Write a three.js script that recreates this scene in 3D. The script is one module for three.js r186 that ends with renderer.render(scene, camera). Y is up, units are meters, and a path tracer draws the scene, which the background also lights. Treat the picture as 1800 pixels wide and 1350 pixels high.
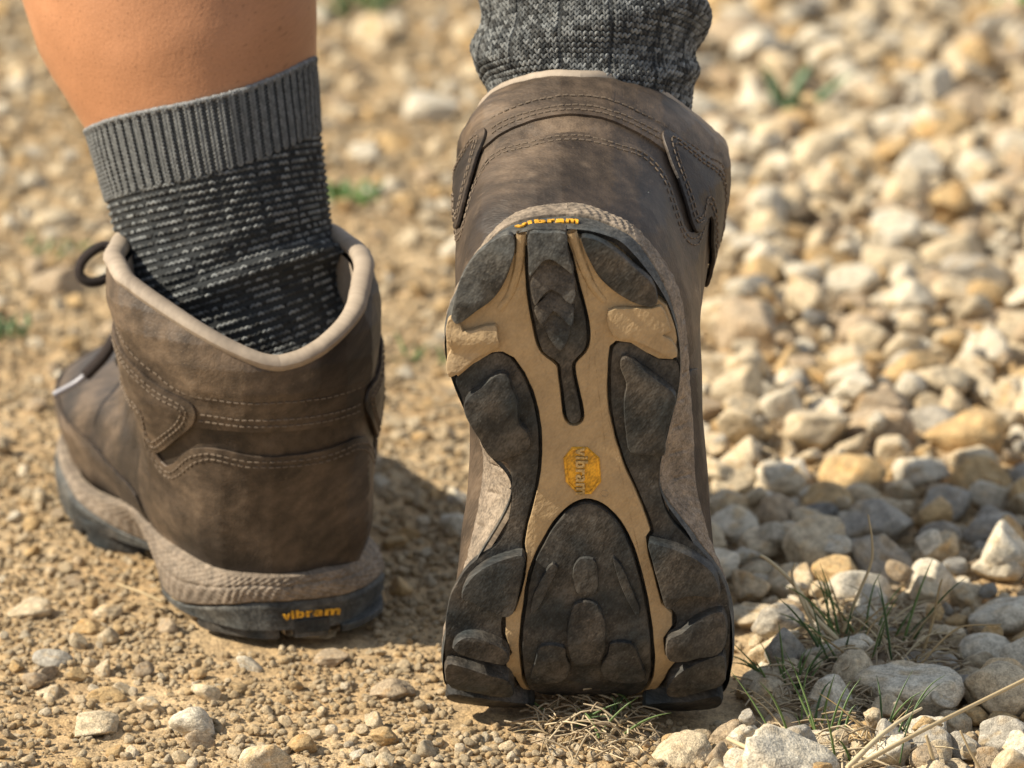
import * as THREE from 'three';
import { MarchingCubes } from 'three/addons/objects/MarchingCubes.js';
import { TessellateModifier } from 'three/addons/modifiers/TessellateModifier.js';
import { mergeGeometries, mergeVertices, toCreasedNormals } from 'three/addons/utils/BufferGeometryUtils.js';
import { ImprovedNoise } from 'three/addons/math/ImprovedNoise.js';
import { FontLoader } from 'three/addons/loaders/FontLoader.js';
import { TextGeometry } from 'three/addons/geometries/TextGeometry.js';

// ---------------------------------------------------------------- camera, sky, sun, exposure
const scene = new THREE.Scene();
const V = (x, y, z) => new THREE.Vector3(x, y, z);
const DIST = 3, PX = 4500, TILT = 17 * Math.PI / 180;
const camera = new THREE.PerspectiveCamera(2 * Math.atan(0.15 / DIST) * 180 / Math.PI, 4 / 3, 0.05, 200);
camera.position.set(-0.02889, 0.99931, 2.83156);
const FW = V(0, -Math.sin(TILT), -Math.cos(TILT)), UP = V(0, Math.cos(TILT), -Math.sin(TILT));
camera.lookAt(camera.position.clone().add(FW));
camera.focus = 2.94; camera.userData.fStop = 11;

const SUN_EL = 40 * Math.PI / 180, SUN_AZ = 7 * Math.PI / 180;      // from the left, a little behind the walker
const SUN = V(-Math.cos(SUN_EL) * Math.cos(SUN_AZ), Math.sin(SUN_EL), Math.cos(SUN_EL) * Math.sin(SUN_AZ));
{
  const w = 128, h = 64, d = new Float32Array(w * h * 4);
  for (let j = 0; j < h; j++) for (let i = 0; i < w; i++) {
    const el = ((j + 0.5) / h - 0.5) * Math.PI, k = Math.pow(1 - Math.max(0, Math.sin(el)), 2.5), o = 4 * (j * w + i);
    d[o] = 0.25 + 0.40 * k; d[o + 1] = 0.31 + 0.35 * k; d[o + 2] = 0.41 + 0.25 * k; d[o + 3] = 1;
  }
  const sky = new THREE.DataTexture(d, w, h, THREE.RGBAFormat, THREE.FloatType);
  sky.mapping = THREE.EquirectangularReflectionMapping; sky.magFilter = THREE.LinearFilter; sky.needsUpdate = true;
  scene.background = sky; scene.environment = sky;
}
const sun = new THREE.DirectionalLight(new THREE.Color(1, 0.91, 0.75), 5.0);
sun.position.copy(SUN.clone().multiplyScalar(6)); sun.castShadow = true; sun.shadow.mapSize.set(4096, 4096);
Object.assign(sun.shadow.camera, { left: -1.6, right: 1.6, top: 1.6, bottom: -1.6, near: 0.1, far: 14 });
scene.add(sun, sun.target);
const renderer = new THREE.WebGLRenderer();
renderer.toneMapping = THREE.LinearToneMapping; renderer.toneMappingExposure = 1.66; renderer.shadowMap.enabled = true;

// ---------------------------------------------------------------- helpers
let seed = 7;
const rnd = () => { seed = (seed + 0x6D2B79F5) | 0; let t = Math.imul(seed ^ (seed >>> 15), 1 | seed); t = (t + Math.imul(t ^ (t >>> 7), 61 | t)) ^ t; return ((t ^ (t >>> 14)) >>> 0) / 4294967296; };
const R = (a, b) => a + (b - a) * rnd();
const perlin = new ImprovedNoise();
const noise = (x, y, z = 0.37) => perlin.noise(x + 91.3, y + 47.1, z + 13.7);
const fbm = (x, y, z = 0.37, n = 4) => { let s = 0, a = 0.5; for (let i = 0; i < n; i++) { s += a * noise(x, y, z); x *= 2.03; y *= 2.03; z *= 2.03; a *= 0.5; } return s; };
const clamp = (x, a = 0, b = 1) => Math.min(b, Math.max(a, x));
const smooth = (a, b, x) => { const t = clamp((x - a) / (b - a)); return t * t * (3 - 2 * t); };
const lerp = (a, b, t) => a + (b - a) * t;
const mix3 = (a, b, t) => [lerp(a[0], b[0], t), lerp(a[1], b[1], t), lerp(a[2], b[2], t)];
const taken = {};
const numbered = n => { const k = taken[n] = (taken[n] ?? -1) + 1; return k ? `${n}_${String(k).padStart(3, '0')}` : n; };
function tag(o, label, category, group, kind) {
  if (label) o.userData.label = label;
  if (category) o.userData.category = category;
  if (group) o.userData.group = group;
  if (kind) o.userData.kind = kind;
  return o;
}
function put(name, geo, mat, parent = scene) {
  const m = new THREE.Mesh(geo, mat); m.castShadow = m.receiveShadow = true;
  m.name = parent === scene ? numbered(name) : name; parent.add(m); return m;
}
const ray = (X, Y) => FW.clone().multiplyScalar(DIST).add(V((X - 900) / PX, 0, 0)).addScaledVector(UP, -(Y - 675) / PX);
const atZ = (X, Y, z) => { const v = ray(X, Y); return camera.position.clone().addScaledVector(v, (z - camera.position.z) / v.z); };
const onGround = (X, Y, y = 0) => { const v = ray(X, Y); return camera.position.clone().addScaledVector(v, (y - camera.position.y) / v.y); };
function toPhoto(p) { const q = p.clone().sub(camera.position), z = q.dot(FW); return [900 + PX * DIST * q.x / z, 675 - PX * DIST * q.dot(UP) / z, z]; }

function noiseTexture(n, fn, srgb) {                                   // a tiling grey or coloured noise map
  const d = new Uint8Array(n * n * 4);
  for (let j = 0; j < n; j++) for (let i = 0; i < n; i++) {
    const c = fn(i / n, j / n), o = 4 * (j * n + i);
    for (let k = 0; k < 3; k++) d[o + k] = 255 * clamp(c.length ? c[k] : c);
    d[o + 3] = 255;
  }
  const t = new THREE.DataTexture(d, n, n); t.wrapS = t.wrapT = THREE.RepeatWrapping; t.magFilter = THREE.LinearFilter;
  if (srgb) t.colorSpace = THREE.SRGBColorSpace;
  t.needsUpdate = true; return t;
}
const hash2 = (i, j, k) => { let h = Math.imul(i, 374761393) ^ Math.imul(j, 668265263) ^ Math.imul(k + 11, 2147483647); h = Math.imul(h ^ (h >>> 13), 1274126177); return ((h ^ (h >>> 16)) >>> 0) / 4294967296 * 6.2832; };
const tile = (u, v, f, z = 0) => {                                     // gradient noise that repeats after f cells
  const x = u * f, y = v * f, i = Math.floor(x), j = Math.floor(y), a = x - i, b = y - j, sx = a * a * a * (a * (a * 6 - 15) + 10), sy = b * b * b * (b * (b * 6 - 15) + 10);
  const g = (di, dj) => { const h = hash2((i + di) % f, (j + dj) % f, z * 7 + f); return Math.cos(h) * (a - di) + Math.sin(h) * (b - dj); };
  return 1.4 * lerp(lerp(g(0, 0), g(1, 0), sx), lerp(g(0, 1), g(1, 1), sx), sy);
};
const grainTex = noiseTexture(512, (u, v) => 0.5 + 0.5 * tile(u, v, 24) + 0.4 * tile(u, v, 70, 1) + 0.3 * tile(u, v, 150, 2));
const speckTex = noiseTexture(512, (u, v) => { const n = 0.86 + 0.16 * tile(u, v, 14) + 0.14 * tile(u, v, 50, 1) + 0.2 * tile(u, v, 140, 2); return [n, n * 0.995, n * 0.985]; }, true);
const leatherTex = noiseTexture(512, (u, v) => { const a = Math.abs(tile(u, v, 46)) + 0.6 * Math.abs(tile(u, v, 92, 1)); return 0.25 + 1.5 * a + 0.2 * tile(u, v, 180, 2); });
const scuffTex = noiseTexture(512, (u, v) => {                          // dusty rub marks on leather
  const n = 0.82 + 0.2 * tile(u, v, 9) + 0.14 * tile(u, v, 26, 1) + 0.09 * tile(u, v, 110, 2), s = smooth(0.58, 0.72, tile(u, v, 90, 4)) * 0.35;
  return [n + s, n * 0.985 + s * 0.93, n * 0.965 + s * 0.82];
}, true);
const smoothTex = noiseTexture(512, (u, v) => { const n = 0.93 + 0.07 * tile(u, v, 7) + 0.05 * tile(u, v, 34, 1) + 0.05 * tile(u, v, 120, 2); return [n, n * 0.995, n * 0.985]; }, true);
const rubberTex = noiseTexture(512, (u, v) => { const n = 0.78 + 0.24 * tile(u, v, 12) + 0.2 * tile(u, v, 44, 1) + 0.2 * tile(u, v, 140, 2), s = smooth(0.54, 0.68, tile(u, v, 90, 4)) * 0.35; return [n + s, n * 0.985 + s * 0.95, n * 0.965 + s * 0.86]; }, true);
const withRepeat = (t, k) => { const c = t.clone(); c.repeat.set(k, k); c.needsUpdate = true; return c; };
const mat = (o) => new THREE.MeshPhysicalMaterial({ roughness: 0.9, vertexColors: true, ...o });

/** grid surface: fn(i, j) -> Vector3, colour(i, j, point) -> [r, g, b] */
function gridGeo(nu, nv, fn, color, uv, closed, flip) {
  const pos = [], col = [], tex = [], idx = [], p = V();
  for (let j = 0; j <= nv; j++) for (let i = 0; i <= nu; i++) {
    const q = fn(i / nu, j / nv); pos.push(q.x, q.y, q.z);
    if (color) col.push(...color(i / nu, j / nv, q));
    const t = uv ? uv(i / nu, j / nv, q) : [i / nu, j / nv]; tex.push(t[0], t[1]);
  }
  const w = nu + 1;
  for (let j = 0; j < nv; j++) for (let i = 0; i < nu; i++) {
    const a = j * w + i, b = a + 1, c = a + w, d = c + 1;
    flip ? idx.push(a, c, b, b, c, d) : idx.push(a, b, c, b, d, c);
  }
  const g = new THREE.BufferGeometry();
  g.setAttribute('position', new THREE.Float32BufferAttribute(pos, 3));
  g.setAttribute('uv', new THREE.Float32BufferAttribute(tex, 2));
  if (color) g.setAttribute('color', new THREE.Float32BufferAttribute(col, 3));
  g.setIndex(idx); g.computeVertexNormals();
  if (closed) { const n = g.attributes.normal; for (let j = 0; j <= nv; j++) { const a = j * w, b = a + nu, m = V(n.getX(a) + n.getX(b), n.getY(a) + n.getY(b), n.getZ(a) + n.getZ(b)).normalize(); n.setXYZ(a, m.x, m.y, m.z); n.setXYZ(b, m.x, m.y, m.z); } }
  return g;
}
/** a round or flat stalk through points, radius by fraction; sides = 3 for grass */
function stalkGeo(points, radius, sides = 5, seg = 12, flat = 1, color) {
  const c = new THREE.CatmullRomCurve3(points), pos = [], idx = [], col = [];
  let side = V(0, 0, 1);
  for (let j = 0; j <= seg; j++) {
    const p = c.getPoint(j / seg), t = c.getTangent(j / seg);
    const a = V().crossVectors(t, side).normalize(), b = V().crossVectors(a, t).normalize(), r = radius(j / seg);
    for (let i = 0; i < sides; i++) {
      const f = i / sides * 6.2832, q = p.clone().addScaledVector(a, Math.cos(f) * r).addScaledVector(b, Math.sin(f) * r * flat);
      pos.push(q.x, q.y, q.z); if (color) col.push(...color(j / seg));
    }
  }
  for (let j = 0; j < seg; j++) for (let i = 0; i < sides; i++) { const a = j * sides + i, b = j * sides + (i + 1) % sides; idx.push(a, b, a + sides, b, b + sides, a + sides); }
  for (const e of [0, seg]) { const o = e * sides; for (let i = 1; i < sides - 1; i++) idx.push(...(e ? [o, o + i, o + i + 1] : [o, o + i + 1, o + i])); }
  const g = new THREE.BufferGeometry();
  g.setAttribute('position', new THREE.Float32BufferAttribute(pos, 3)); g.setIndex(idx);
  if (color) g.setAttribute('color', new THREE.Float32BufferAttribute(col, 3));
  g.setAttribute('uv', new THREE.Float32BufferAttribute(new Float32Array(pos.length / 3 * 2), 2));
  g.computeVertexNormals(); return g;
}

// ---------------------------------------------------------------- the ground
const LEFT_HEEL = V(-0.1145, 0, -0.078), LEFT_YAW = 13 * Math.PI / 180;
function groundY(x, z) {
  const n = 0.006 * noise(x * 5, z * 5) + 0.003 * noise(x * 17, z * 17, 2) + 0.0016 * noise(x * 48, z * 48, 4) + 0.0016 * noise(x * 110, z * 110, 6) + 0.0011 * noise(x * 230, z * 230, 8);
  const dl = Math.hypot((x + 0.15) / 0.10, (z + 0.2) / 0.19), dr = Math.hypot((x - 0.01) / 0.075, (z + 0.03) / 0.06);
  const k = Math.min(smooth(0.85, 1.6, dl), smooth(0.8, 1.7, dr));
  return lerp(-0.0018 + 0.5 * (n - 0.006 * noise(x * 5, z * 5)), n - 0.001, k);
}
/** 0 on the sandy path, 1 in the loose stones */
const stony = (x, z) => smooth(-0.35, 0.35, (x - 0.045 - 0.03 * smooth(0, -0.9, z)) / 0.06 + 1.4 * fbm(x * 6, z * 6, 5, 3));
{
  const axis = (a, b, step, far) => { const o = []; for (let k = a; k <= b + 1e-9; k += step) o.push(k); let d = step; while (o[o.length - 1] < far) { d *= 1.35; o.push(o[o.length - 1] + d); } d = step; while (o[0] > -far) { d *= 1.35; o.unshift(o[0] - d); } return o; };
  const xs = axis(-0.5, 0.5, 0.0036, 40), zs = axis(-1.7, 0.2, 0.0042, 40), nu = xs.length - 1, nv = zs.length - 1;
  const g = gridGeo(nu, nv, (u, v) => { const x = xs[Math.round(u * nu)], z = zs[Math.round(v * nv)], f = 1 - smooth(0.6, 3, Math.hypot(x, z + 0.7)); return V(x, groundY(x, z) * f, z); },
    (u, v, q) => {
      const a = fbm(q.x * 14, q.z * 14, 3), b = fbm(q.x * 90, q.z * 90, 9), c = noise(q.x * 420, q.z * 420);
      let k = mix3([0.52, 0.345, 0.165], [0.60, 0.445, 0.26], clamp(0.5 + 1.3 * a + 0.5 * b));
      k = mix3(k, [0.33, 0.205, 0.095], clamp(0.9 * b - 0.6 * a + 0.25 * c));
      return k;
    }, (u, v, q) => [q.x * 9, q.z * 9], false, true);
  const ground = put('ground', g, mat({ roughness: 1, map: withRepeat(speckTex, 1), bumpMap: grainTex, bumpScale: 0.0006 }));
  tag(ground, null, null, null, 'structure');
}

// ---------------------------------------------------------------- the walker: two bare lower legs and shorts
const skinTex = noiseTexture(512, (u, v) => { const n = 0.93 + 0.04 * tile(u, v, 6) + 0.035 * tile(u, v, 90, 1) - 0.13 * smooth(0.5, 0.7, tile(u, v, 70, 3)); return [n, n * 0.99, n * 0.98]; }, true);
const M = {};
M.skin = new THREE.MeshPhysicalMaterial({ color: new THREE.Color(0.47, 0.228, 0.116), roughness: 0.55, specularIntensity: 0.45, map: withRepeat(skinTex, 1), bumpMap: withRepeat(grainTex, 1), bumpScale: 0.00009, sheen: 0.25, sheenRoughness: 0.5, sheenColor: new THREE.Color(1, 0.75, 0.5) });
M.shorts = new THREE.MeshStandardMaterial({ color: new THREE.Color(0.10, 0.10, 0.085), roughness: 0.95 });
function cone(p, a, b, ra, rb) {                                        // distance to a tapered capsule
  const ab = b.clone().sub(a), t = clamp(p.clone().sub(a).dot(ab) / ab.lengthSq());
  return p.distanceTo(a.clone().addScaledVector(ab, t)) - lerp(ra, rb, t);
}
const smin = (a, b, k) => { const h = clamp(0.5 + 0.5 * (b - a) / k); return lerp(b, a, h) - k * h * (1 - h); };
function sdfMesh(dist, centre, half, n) {
  const mc = new MarchingCubes(n, new THREE.MeshBasicMaterial(), false, false, 200000);
  mc.isolation = 0; mc.reset();
  const p = V();
  for (let k = 0; k < n; k++) for (let j = 0; j < n; j++) for (let i = 0; i < n; i++) {
    p.set((i - n / 2) / (n / 2) * half + centre.x, (j - n / 2) / (n / 2) * half + centre.y, (k - n / 2) / (n / 2) * half + centre.z);
    mc.field[i + j * n + k * n * n] = -dist(p);
  }
  mc.update();
  const c = mc.count, pos = new Float32Array(mc.positionArray.slice(0, c * 3)), nor = new Float32Array(c * 3), uv = new Float32Array(c * 2), e = 0.002;
  for (let i = 0; i < c; i++) {
    const q = V(pos[3 * i] * half + centre.x, pos[3 * i + 1] * half + centre.y, pos[3 * i + 2] * half + centre.z), d0 = dist(q);
    const m = V(dist(V(q.x + e, q.y, q.z)) - d0, dist(V(q.x, q.y + e, q.z)) - d0, dist(V(q.x, q.y, q.z + e)) - d0).normalize();
    q.addScaledVector(m, -d0);
    pos.set([q.x, q.y, q.z], 3 * i); nor.set([m.x, m.y, m.z], 3 * i); uv.set([q.x * 11 + q.z * 5, q.y * 11 + q.z * 3], 2 * i);
  }
  let g = new THREE.BufferGeometry();
  g.setAttribute('position', new THREE.BufferAttribute(pos, 3)); g.setAttribute('normal', new THREE.BufferAttribute(nor, 3)); g.setAttribute('uv', new THREE.BufferAttribute(uv, 2));
  return mergeVertices(g, 1e-5);
}
// left leg: planted; right leg: pushing off, shin leaning forward
const LL = [[atZ(440, 560, -0.150), 0.034], [atZ(372, 262, -0.158), 0.0395], [atZ(347, 150, -0.166), 0.0425], [atZ(330, 85, -0.171), 0.0482], [atZ(304, 0, -0.180), 0.0555], [atZ(283, -150, -0.195), 0.0610], [V(-0.188, 0.47, -0.225), 0.055], [V(-0.150, 0.86, -0.16), 0.078]];
const RL = [[V(0.002, 0.205, -0.100), 0.034], [V(0.003, 0.31, -0.160), 0.0385], [V(0.006, 0.40, -0.21), 0.053], [V(0.012, 0.535, -0.265), 0.053], [V(0.012, 0.88, -0.13), 0.078]];
const chain = (p, c, from = 0) => { let d = 1; for (let i = from; i < c.length - 1; i++) d = smin(d, cone(p, c[i][0], c[i + 1][0], c[i][1], c[i + 1][1]), 0.012); return d; };
const HIPS = [V(-0.12, 0.92, -0.13), V(-0.01, 0.92, -0.13)];
{
  const body = p => smin(smin(chain(p, LL), chain(p, RL), 0.004), cone(p, HIPS[0], HIPS[1], 0.11, 0.11), 0.05);
  const person = put('person', sdfMesh(body, V(-0.07, 0.62, -0.16), 0.5, 88), M.skin);
  tag(person, 'bare tanned lower legs of a walker stepping away, left foot planted', 'person');
  const cloth = p => Math.max(smin(smin(cone(p, V(-0.158, 0.66, -0.175), V(-0.14, 0.88, -0.13), 0.095, 0.10), cone(p, V(0.03, 0.70, -0.2), V(0.01, 0.88, -0.13), 0.095, 0.10), 0.02), cone(p, HIPS[0], HIPS[1], 0.125, 0.125), 0.05), 0.62 - p.y, p.y - 0.985);
  put('shorts', sdfMesh(cloth, V(-0.07, 0.8, -0.15), 0.3, 48), M.shorts, person);
}

// ---------------------------------------------------------------- knitted socks: a dark inner tube and every stitch of yarn on it
M.sockBase = new THREE.MeshStandardMaterial({ color: new THREE.Color(0.022, 0.024, 0.025), roughness: 1 });
M.yarn = new THREE.MeshStandardMaterial({ color: 0xffffff, roughness: 1, bumpMap: grainTex, bumpScale: 0.0002 });
M.fuzz = new THREE.MeshStandardMaterial({ color: new THREE.Color(0.16, 0.165, 0.16), roughness: 1 });
const yarnGeo = new THREE.CapsuleGeometry(1, 2.2, 3, 7);
function sock(label, path, radius, bulge, kTop, kEnd, opts) {
  const curve = new THREE.CatmullRomCurve3(path), len = curve.getLength();
  const frames = [];
  for (let i = 0; i <= 200; i++) {
    const c = curve.getPointAt(i / 200), t = curve.getTangentAt(i / 200), e1 = V(1, 0, 0).addScaledVector(t, -t.x).normalize();
    frames.push([c, e1, V().crossVectors(e1, t).normalize(), t]);        // e2 points to the rear (towards the viewer)
  }
  const surf = (phi, k) => {                                              // phi 0 = right, pi/2 = rear; k = metres along the leg
    const f = clamp(k / len) * 200, i = Math.min(199, Math.floor(f)), w = f - i, A = frames[i], B = frames[i + 1];
    const r = radius(k / len, phi) + bulge(phi, k);
    return A[0].clone().lerp(B[0], w).addScaledVector(A[1], Math.cos(phi) * r * opts.wide).addScaledVector(A[2], Math.sin(phi) * r);
  };
  const root = new THREE.Group(); root.name = numbered('wool_sock'); scene.add(root);
  tag(root, label, 'sock', null);
  const base = surf(0, 0).clone(); base.y = Math.min(base.y, surf(Math.PI / 2, 0).y);
  put('inner_tube', gridGeo(120, 80, (u, v) => surf(u * 6.2832, v * kTop(u * 6.2832)), null, null, true), M.sockBase, root);
  const rowsOf = [], add = (name, list) => {
    const m = new THREE.InstancedMesh(yarnGeo, M.yarn, list.length); m.name = name; m.castShadow = m.receiveShadow = true; tag(m, null, null, null, 'stuff');
    const c = new THREE.Color(); list.forEach((s, i) => { m.setMatrixAt(i, s[0]); m.setColorAt(i, c.setRGB(...s[1])); }); root.add(m);
  };
  const stitch = (phi, k, lean, r, l, lift, tone) => {
    const p = surf(phi, k), du = surf(phi + 0.01, k).sub(p).normalize(), dv = surf(phi, k + 0.0006).sub(p).normalize(), n = V().crossVectors(du, dv).normalize();
    const mid = surf(phi + Math.PI, k).lerp(p, 0.5); if (n.dot(p.clone().sub(mid)) < 0) n.negate();
    const y = du.multiplyScalar(Math.sin(lean)).addScaledVector(dv, Math.cos(lean)).addScaledVector(n, 0.22).normalize(), x = V().crossVectors(y, n).normalize(), z = V().crossVectors(x, y);
    const m = new THREE.Matrix4().makeBasis(x.multiplyScalar(r), y.multiplyScalar(l), z.multiplyScalar(r)); m.setPosition(p.addScaledVector(n, lift));
    return [m, tone];
  };
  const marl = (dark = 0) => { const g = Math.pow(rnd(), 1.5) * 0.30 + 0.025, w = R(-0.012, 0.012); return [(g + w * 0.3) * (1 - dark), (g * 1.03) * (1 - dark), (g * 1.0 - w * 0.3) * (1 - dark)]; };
  const body = [], cuff = [], cols = opts.cols, step = 6.2832 / cols;
  for (let k = 0.004; k < len; k += opts.row) for (let i = 0; i < cols; i++) {
    const phi = (i + 0.5) * step, top = kTop(phi), kc = k + 0.0002 * noise(i * 0.4, k * 400);
    if (kc > top - kEnd) continue;
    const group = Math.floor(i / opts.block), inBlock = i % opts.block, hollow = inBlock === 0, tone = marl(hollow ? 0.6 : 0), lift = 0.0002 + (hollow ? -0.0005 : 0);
    if (opts.purl) {
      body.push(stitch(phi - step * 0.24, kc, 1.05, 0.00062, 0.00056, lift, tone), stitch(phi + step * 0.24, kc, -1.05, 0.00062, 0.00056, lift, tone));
    } else {
      const a = 0.55 + R(-0.1, 0.1), t2 = mix3(tone, marl(), 0.35);
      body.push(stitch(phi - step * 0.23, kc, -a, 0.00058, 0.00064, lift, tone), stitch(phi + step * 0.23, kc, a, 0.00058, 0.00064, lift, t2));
    }
  }
  const ribs = opts.ribs, rstep = 6.2832 / ribs;
  for (let i = 0; i < ribs; i++) for (let k = 0; k < kEnd + 0.0008; k += 0.0015) for (const s of [-1, 1]) {
    const phi = (i + 0.5) * rstep, top = kTop(phi), g = 0.16 + 0.10 * rnd(), c = [g * 0.98, g, g * 0.97];
    cuff.push(stitch(phi + s * rstep * 0.15, top - kEnd + k, s * 0.5, 0.00062, 0.00058, 0.0006 + (k > kEnd - 0.0012 ? 0.0005 : 0), c));
    const g2 = 0.085 + 0.06 * rnd();
    cuff.push(stitch(phi + rstep * (0.5 + s * 0.09), top - kEnd + k, s * 0.5, 0.00048, 0.00055, -0.0003, [g2 * 0.95, g2, g2]));
  }
  for (let i = 0; i < ribs * 4; i++) { const phi = (i + 0.5) * rstep / 4, g = 0.22 + 0.14 * rnd(); cuff.push(stitch(phi, kTop(phi) + 0.0004 * rnd(), 1.5, 0.0011, 0.0006, 0.0004, [g, g * 1.01, g])); }
  add('knit_stitches', body); add('cuff_ribbing', cuff);
  const hairs = [];
  for (let i = 0; i < 900; i++) {
    const phi = R(0, 6.2832), k = R(0.004, kTop(phi)), p = surf(phi, k), m = surf(phi + Math.PI, k).lerp(p, 0.5), n = p.clone().sub(m).normalize();
    const d = n.clone().add(V(R(-1, 1), R(-1, 1), R(-1, 1))).normalize(), l = R(0.0012, 0.0034), q = p.clone().addScaledVector(d, l * 0.6).add(V(R(-1, 1), R(-1, 1), R(-1, 1)).multiplyScalar(0.0006)), e = p.clone().addScaledVector(d, l).add(V(R(-1, 1), R(-1, 1), R(-1, 1)).multiplyScalar(0.0009));
    hairs.push(stalkGeo([p, q, e], f => 0.00004 * (1 - 0.5 * f), 3, 3));
  }
  tag(put('wool_fuzz', mergeGeometries(hairs), M.fuzz, root), null, null, null, 'stuff');
  return root;
}
{
  const path = [atZ(486, 740, -0.128), atZ(468, 640, -0.136), atZ(436, 540, -0.140), atZ(400, 420, -0.147), atZ(374, 300, -0.155), atZ(349, 160, -0.165), atZ(334, 90, -0.170)];
  const fold = (phi, k) => {                                              // soft rolls of loose knit above the collar
    const c = phi - 0.3, a = 0.052 + 0.010 * Math.sin(c) + 0.006 * Math.cos(phi), b = 0.074 + 0.012 * Math.cos(phi), w = 0.031 + 0.010 * Math.sin(phi + 2.4);
    return 0.0078 * Math.exp(-Math.pow((k - a) / 0.0045, 2)) * (0.6 + 0.4 * Math.cos(phi - 0.2)) + 0.0042 * Math.exp(-Math.pow((k - b) / 0.007, 2)) * (0.5 - 0.5 * Math.cos(phi)) + 0.0042 * Math.exp(-Math.pow((k - w) / 0.006, 2)) + 0.0012 * fbm(Math.cos(phi) * 2.2, Math.sin(phi) * 2.2, k * 38, 2);
  };
  const cl = new THREE.CatmullRomCurve3(path).getLength();
  const kTop = phi => cl - 0.0190 + 0.0048 * Math.cos(phi) - 0.0042 * Math.sin(phi) + 0.0012 * Math.sin(3 * phi + 1);
  sock('grey wool sock with ribbed cuff, bare skin above, in the planted boot', path, (f, phi) => [0.036, 0.038, 0.0405, 0.0425, 0.0445, 0.0468, 0.0495].reduce((s, r, i, A) => s + r * Math.max(0, 1 - Math.abs(f * 6 - i)), 0), fold, kTop, 0.0275, { wide: 1.0, cols: 118, row: 0.00285, block: 7, purl: true, ribs: 66 });
}
{
  const at = (f, u) => V(0.002, u, -f), path = [at(0.080, 0.165), at(0.094, 0.205), at(0.108, 0.236), at(0.123, 0.264), at(0.140, 0.293), at(0.157, 0.322), at(0.176, 0.355)];
  const fold = (phi, k) => {
    const a = 0.082 + 0.006 * Math.cos(phi) + 0.005 * Math.sin(2 * phi + 0.8), b = 0.066 + 0.005 * Math.sin(phi * 2 + 2), c = 0.106 + 0.005 * Math.sin(phi + 1);
    return 0.0052 * Math.exp(-Math.pow((k - a) / 0.0075, 2)) * (0.75 + 0.35 * Math.abs(Math.cos(phi))) + 0.0025 * Math.exp(-Math.pow((k - b) / 0.004, 2)) + 0.0016 * Math.exp(-Math.pow((k - c) / 0.006, 2)) + 0.0014 * fbm(Math.cos(phi) * 2.4, Math.sin(phi) * 2.4, k * 45 + 7, 2);
  };
  const cl = new THREE.CatmullRomCurve3(path).getLength();
  sock('charcoal marled wool sock bunched above the collar of the raised boot', path, f => [0.034, 0.038, 0.0405, 0.0425, 0.0440, 0.0445, 0.045].reduce((s, r, i, A) => s + r * Math.max(0, 1 - Math.abs(f * 6 - i)), 0), fold, () => cl - 0.002, 0.028, { wide: 1.0, cols: 124, row: 0.0019, block: 9, purl: false, ribs: 66 });
}

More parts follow.
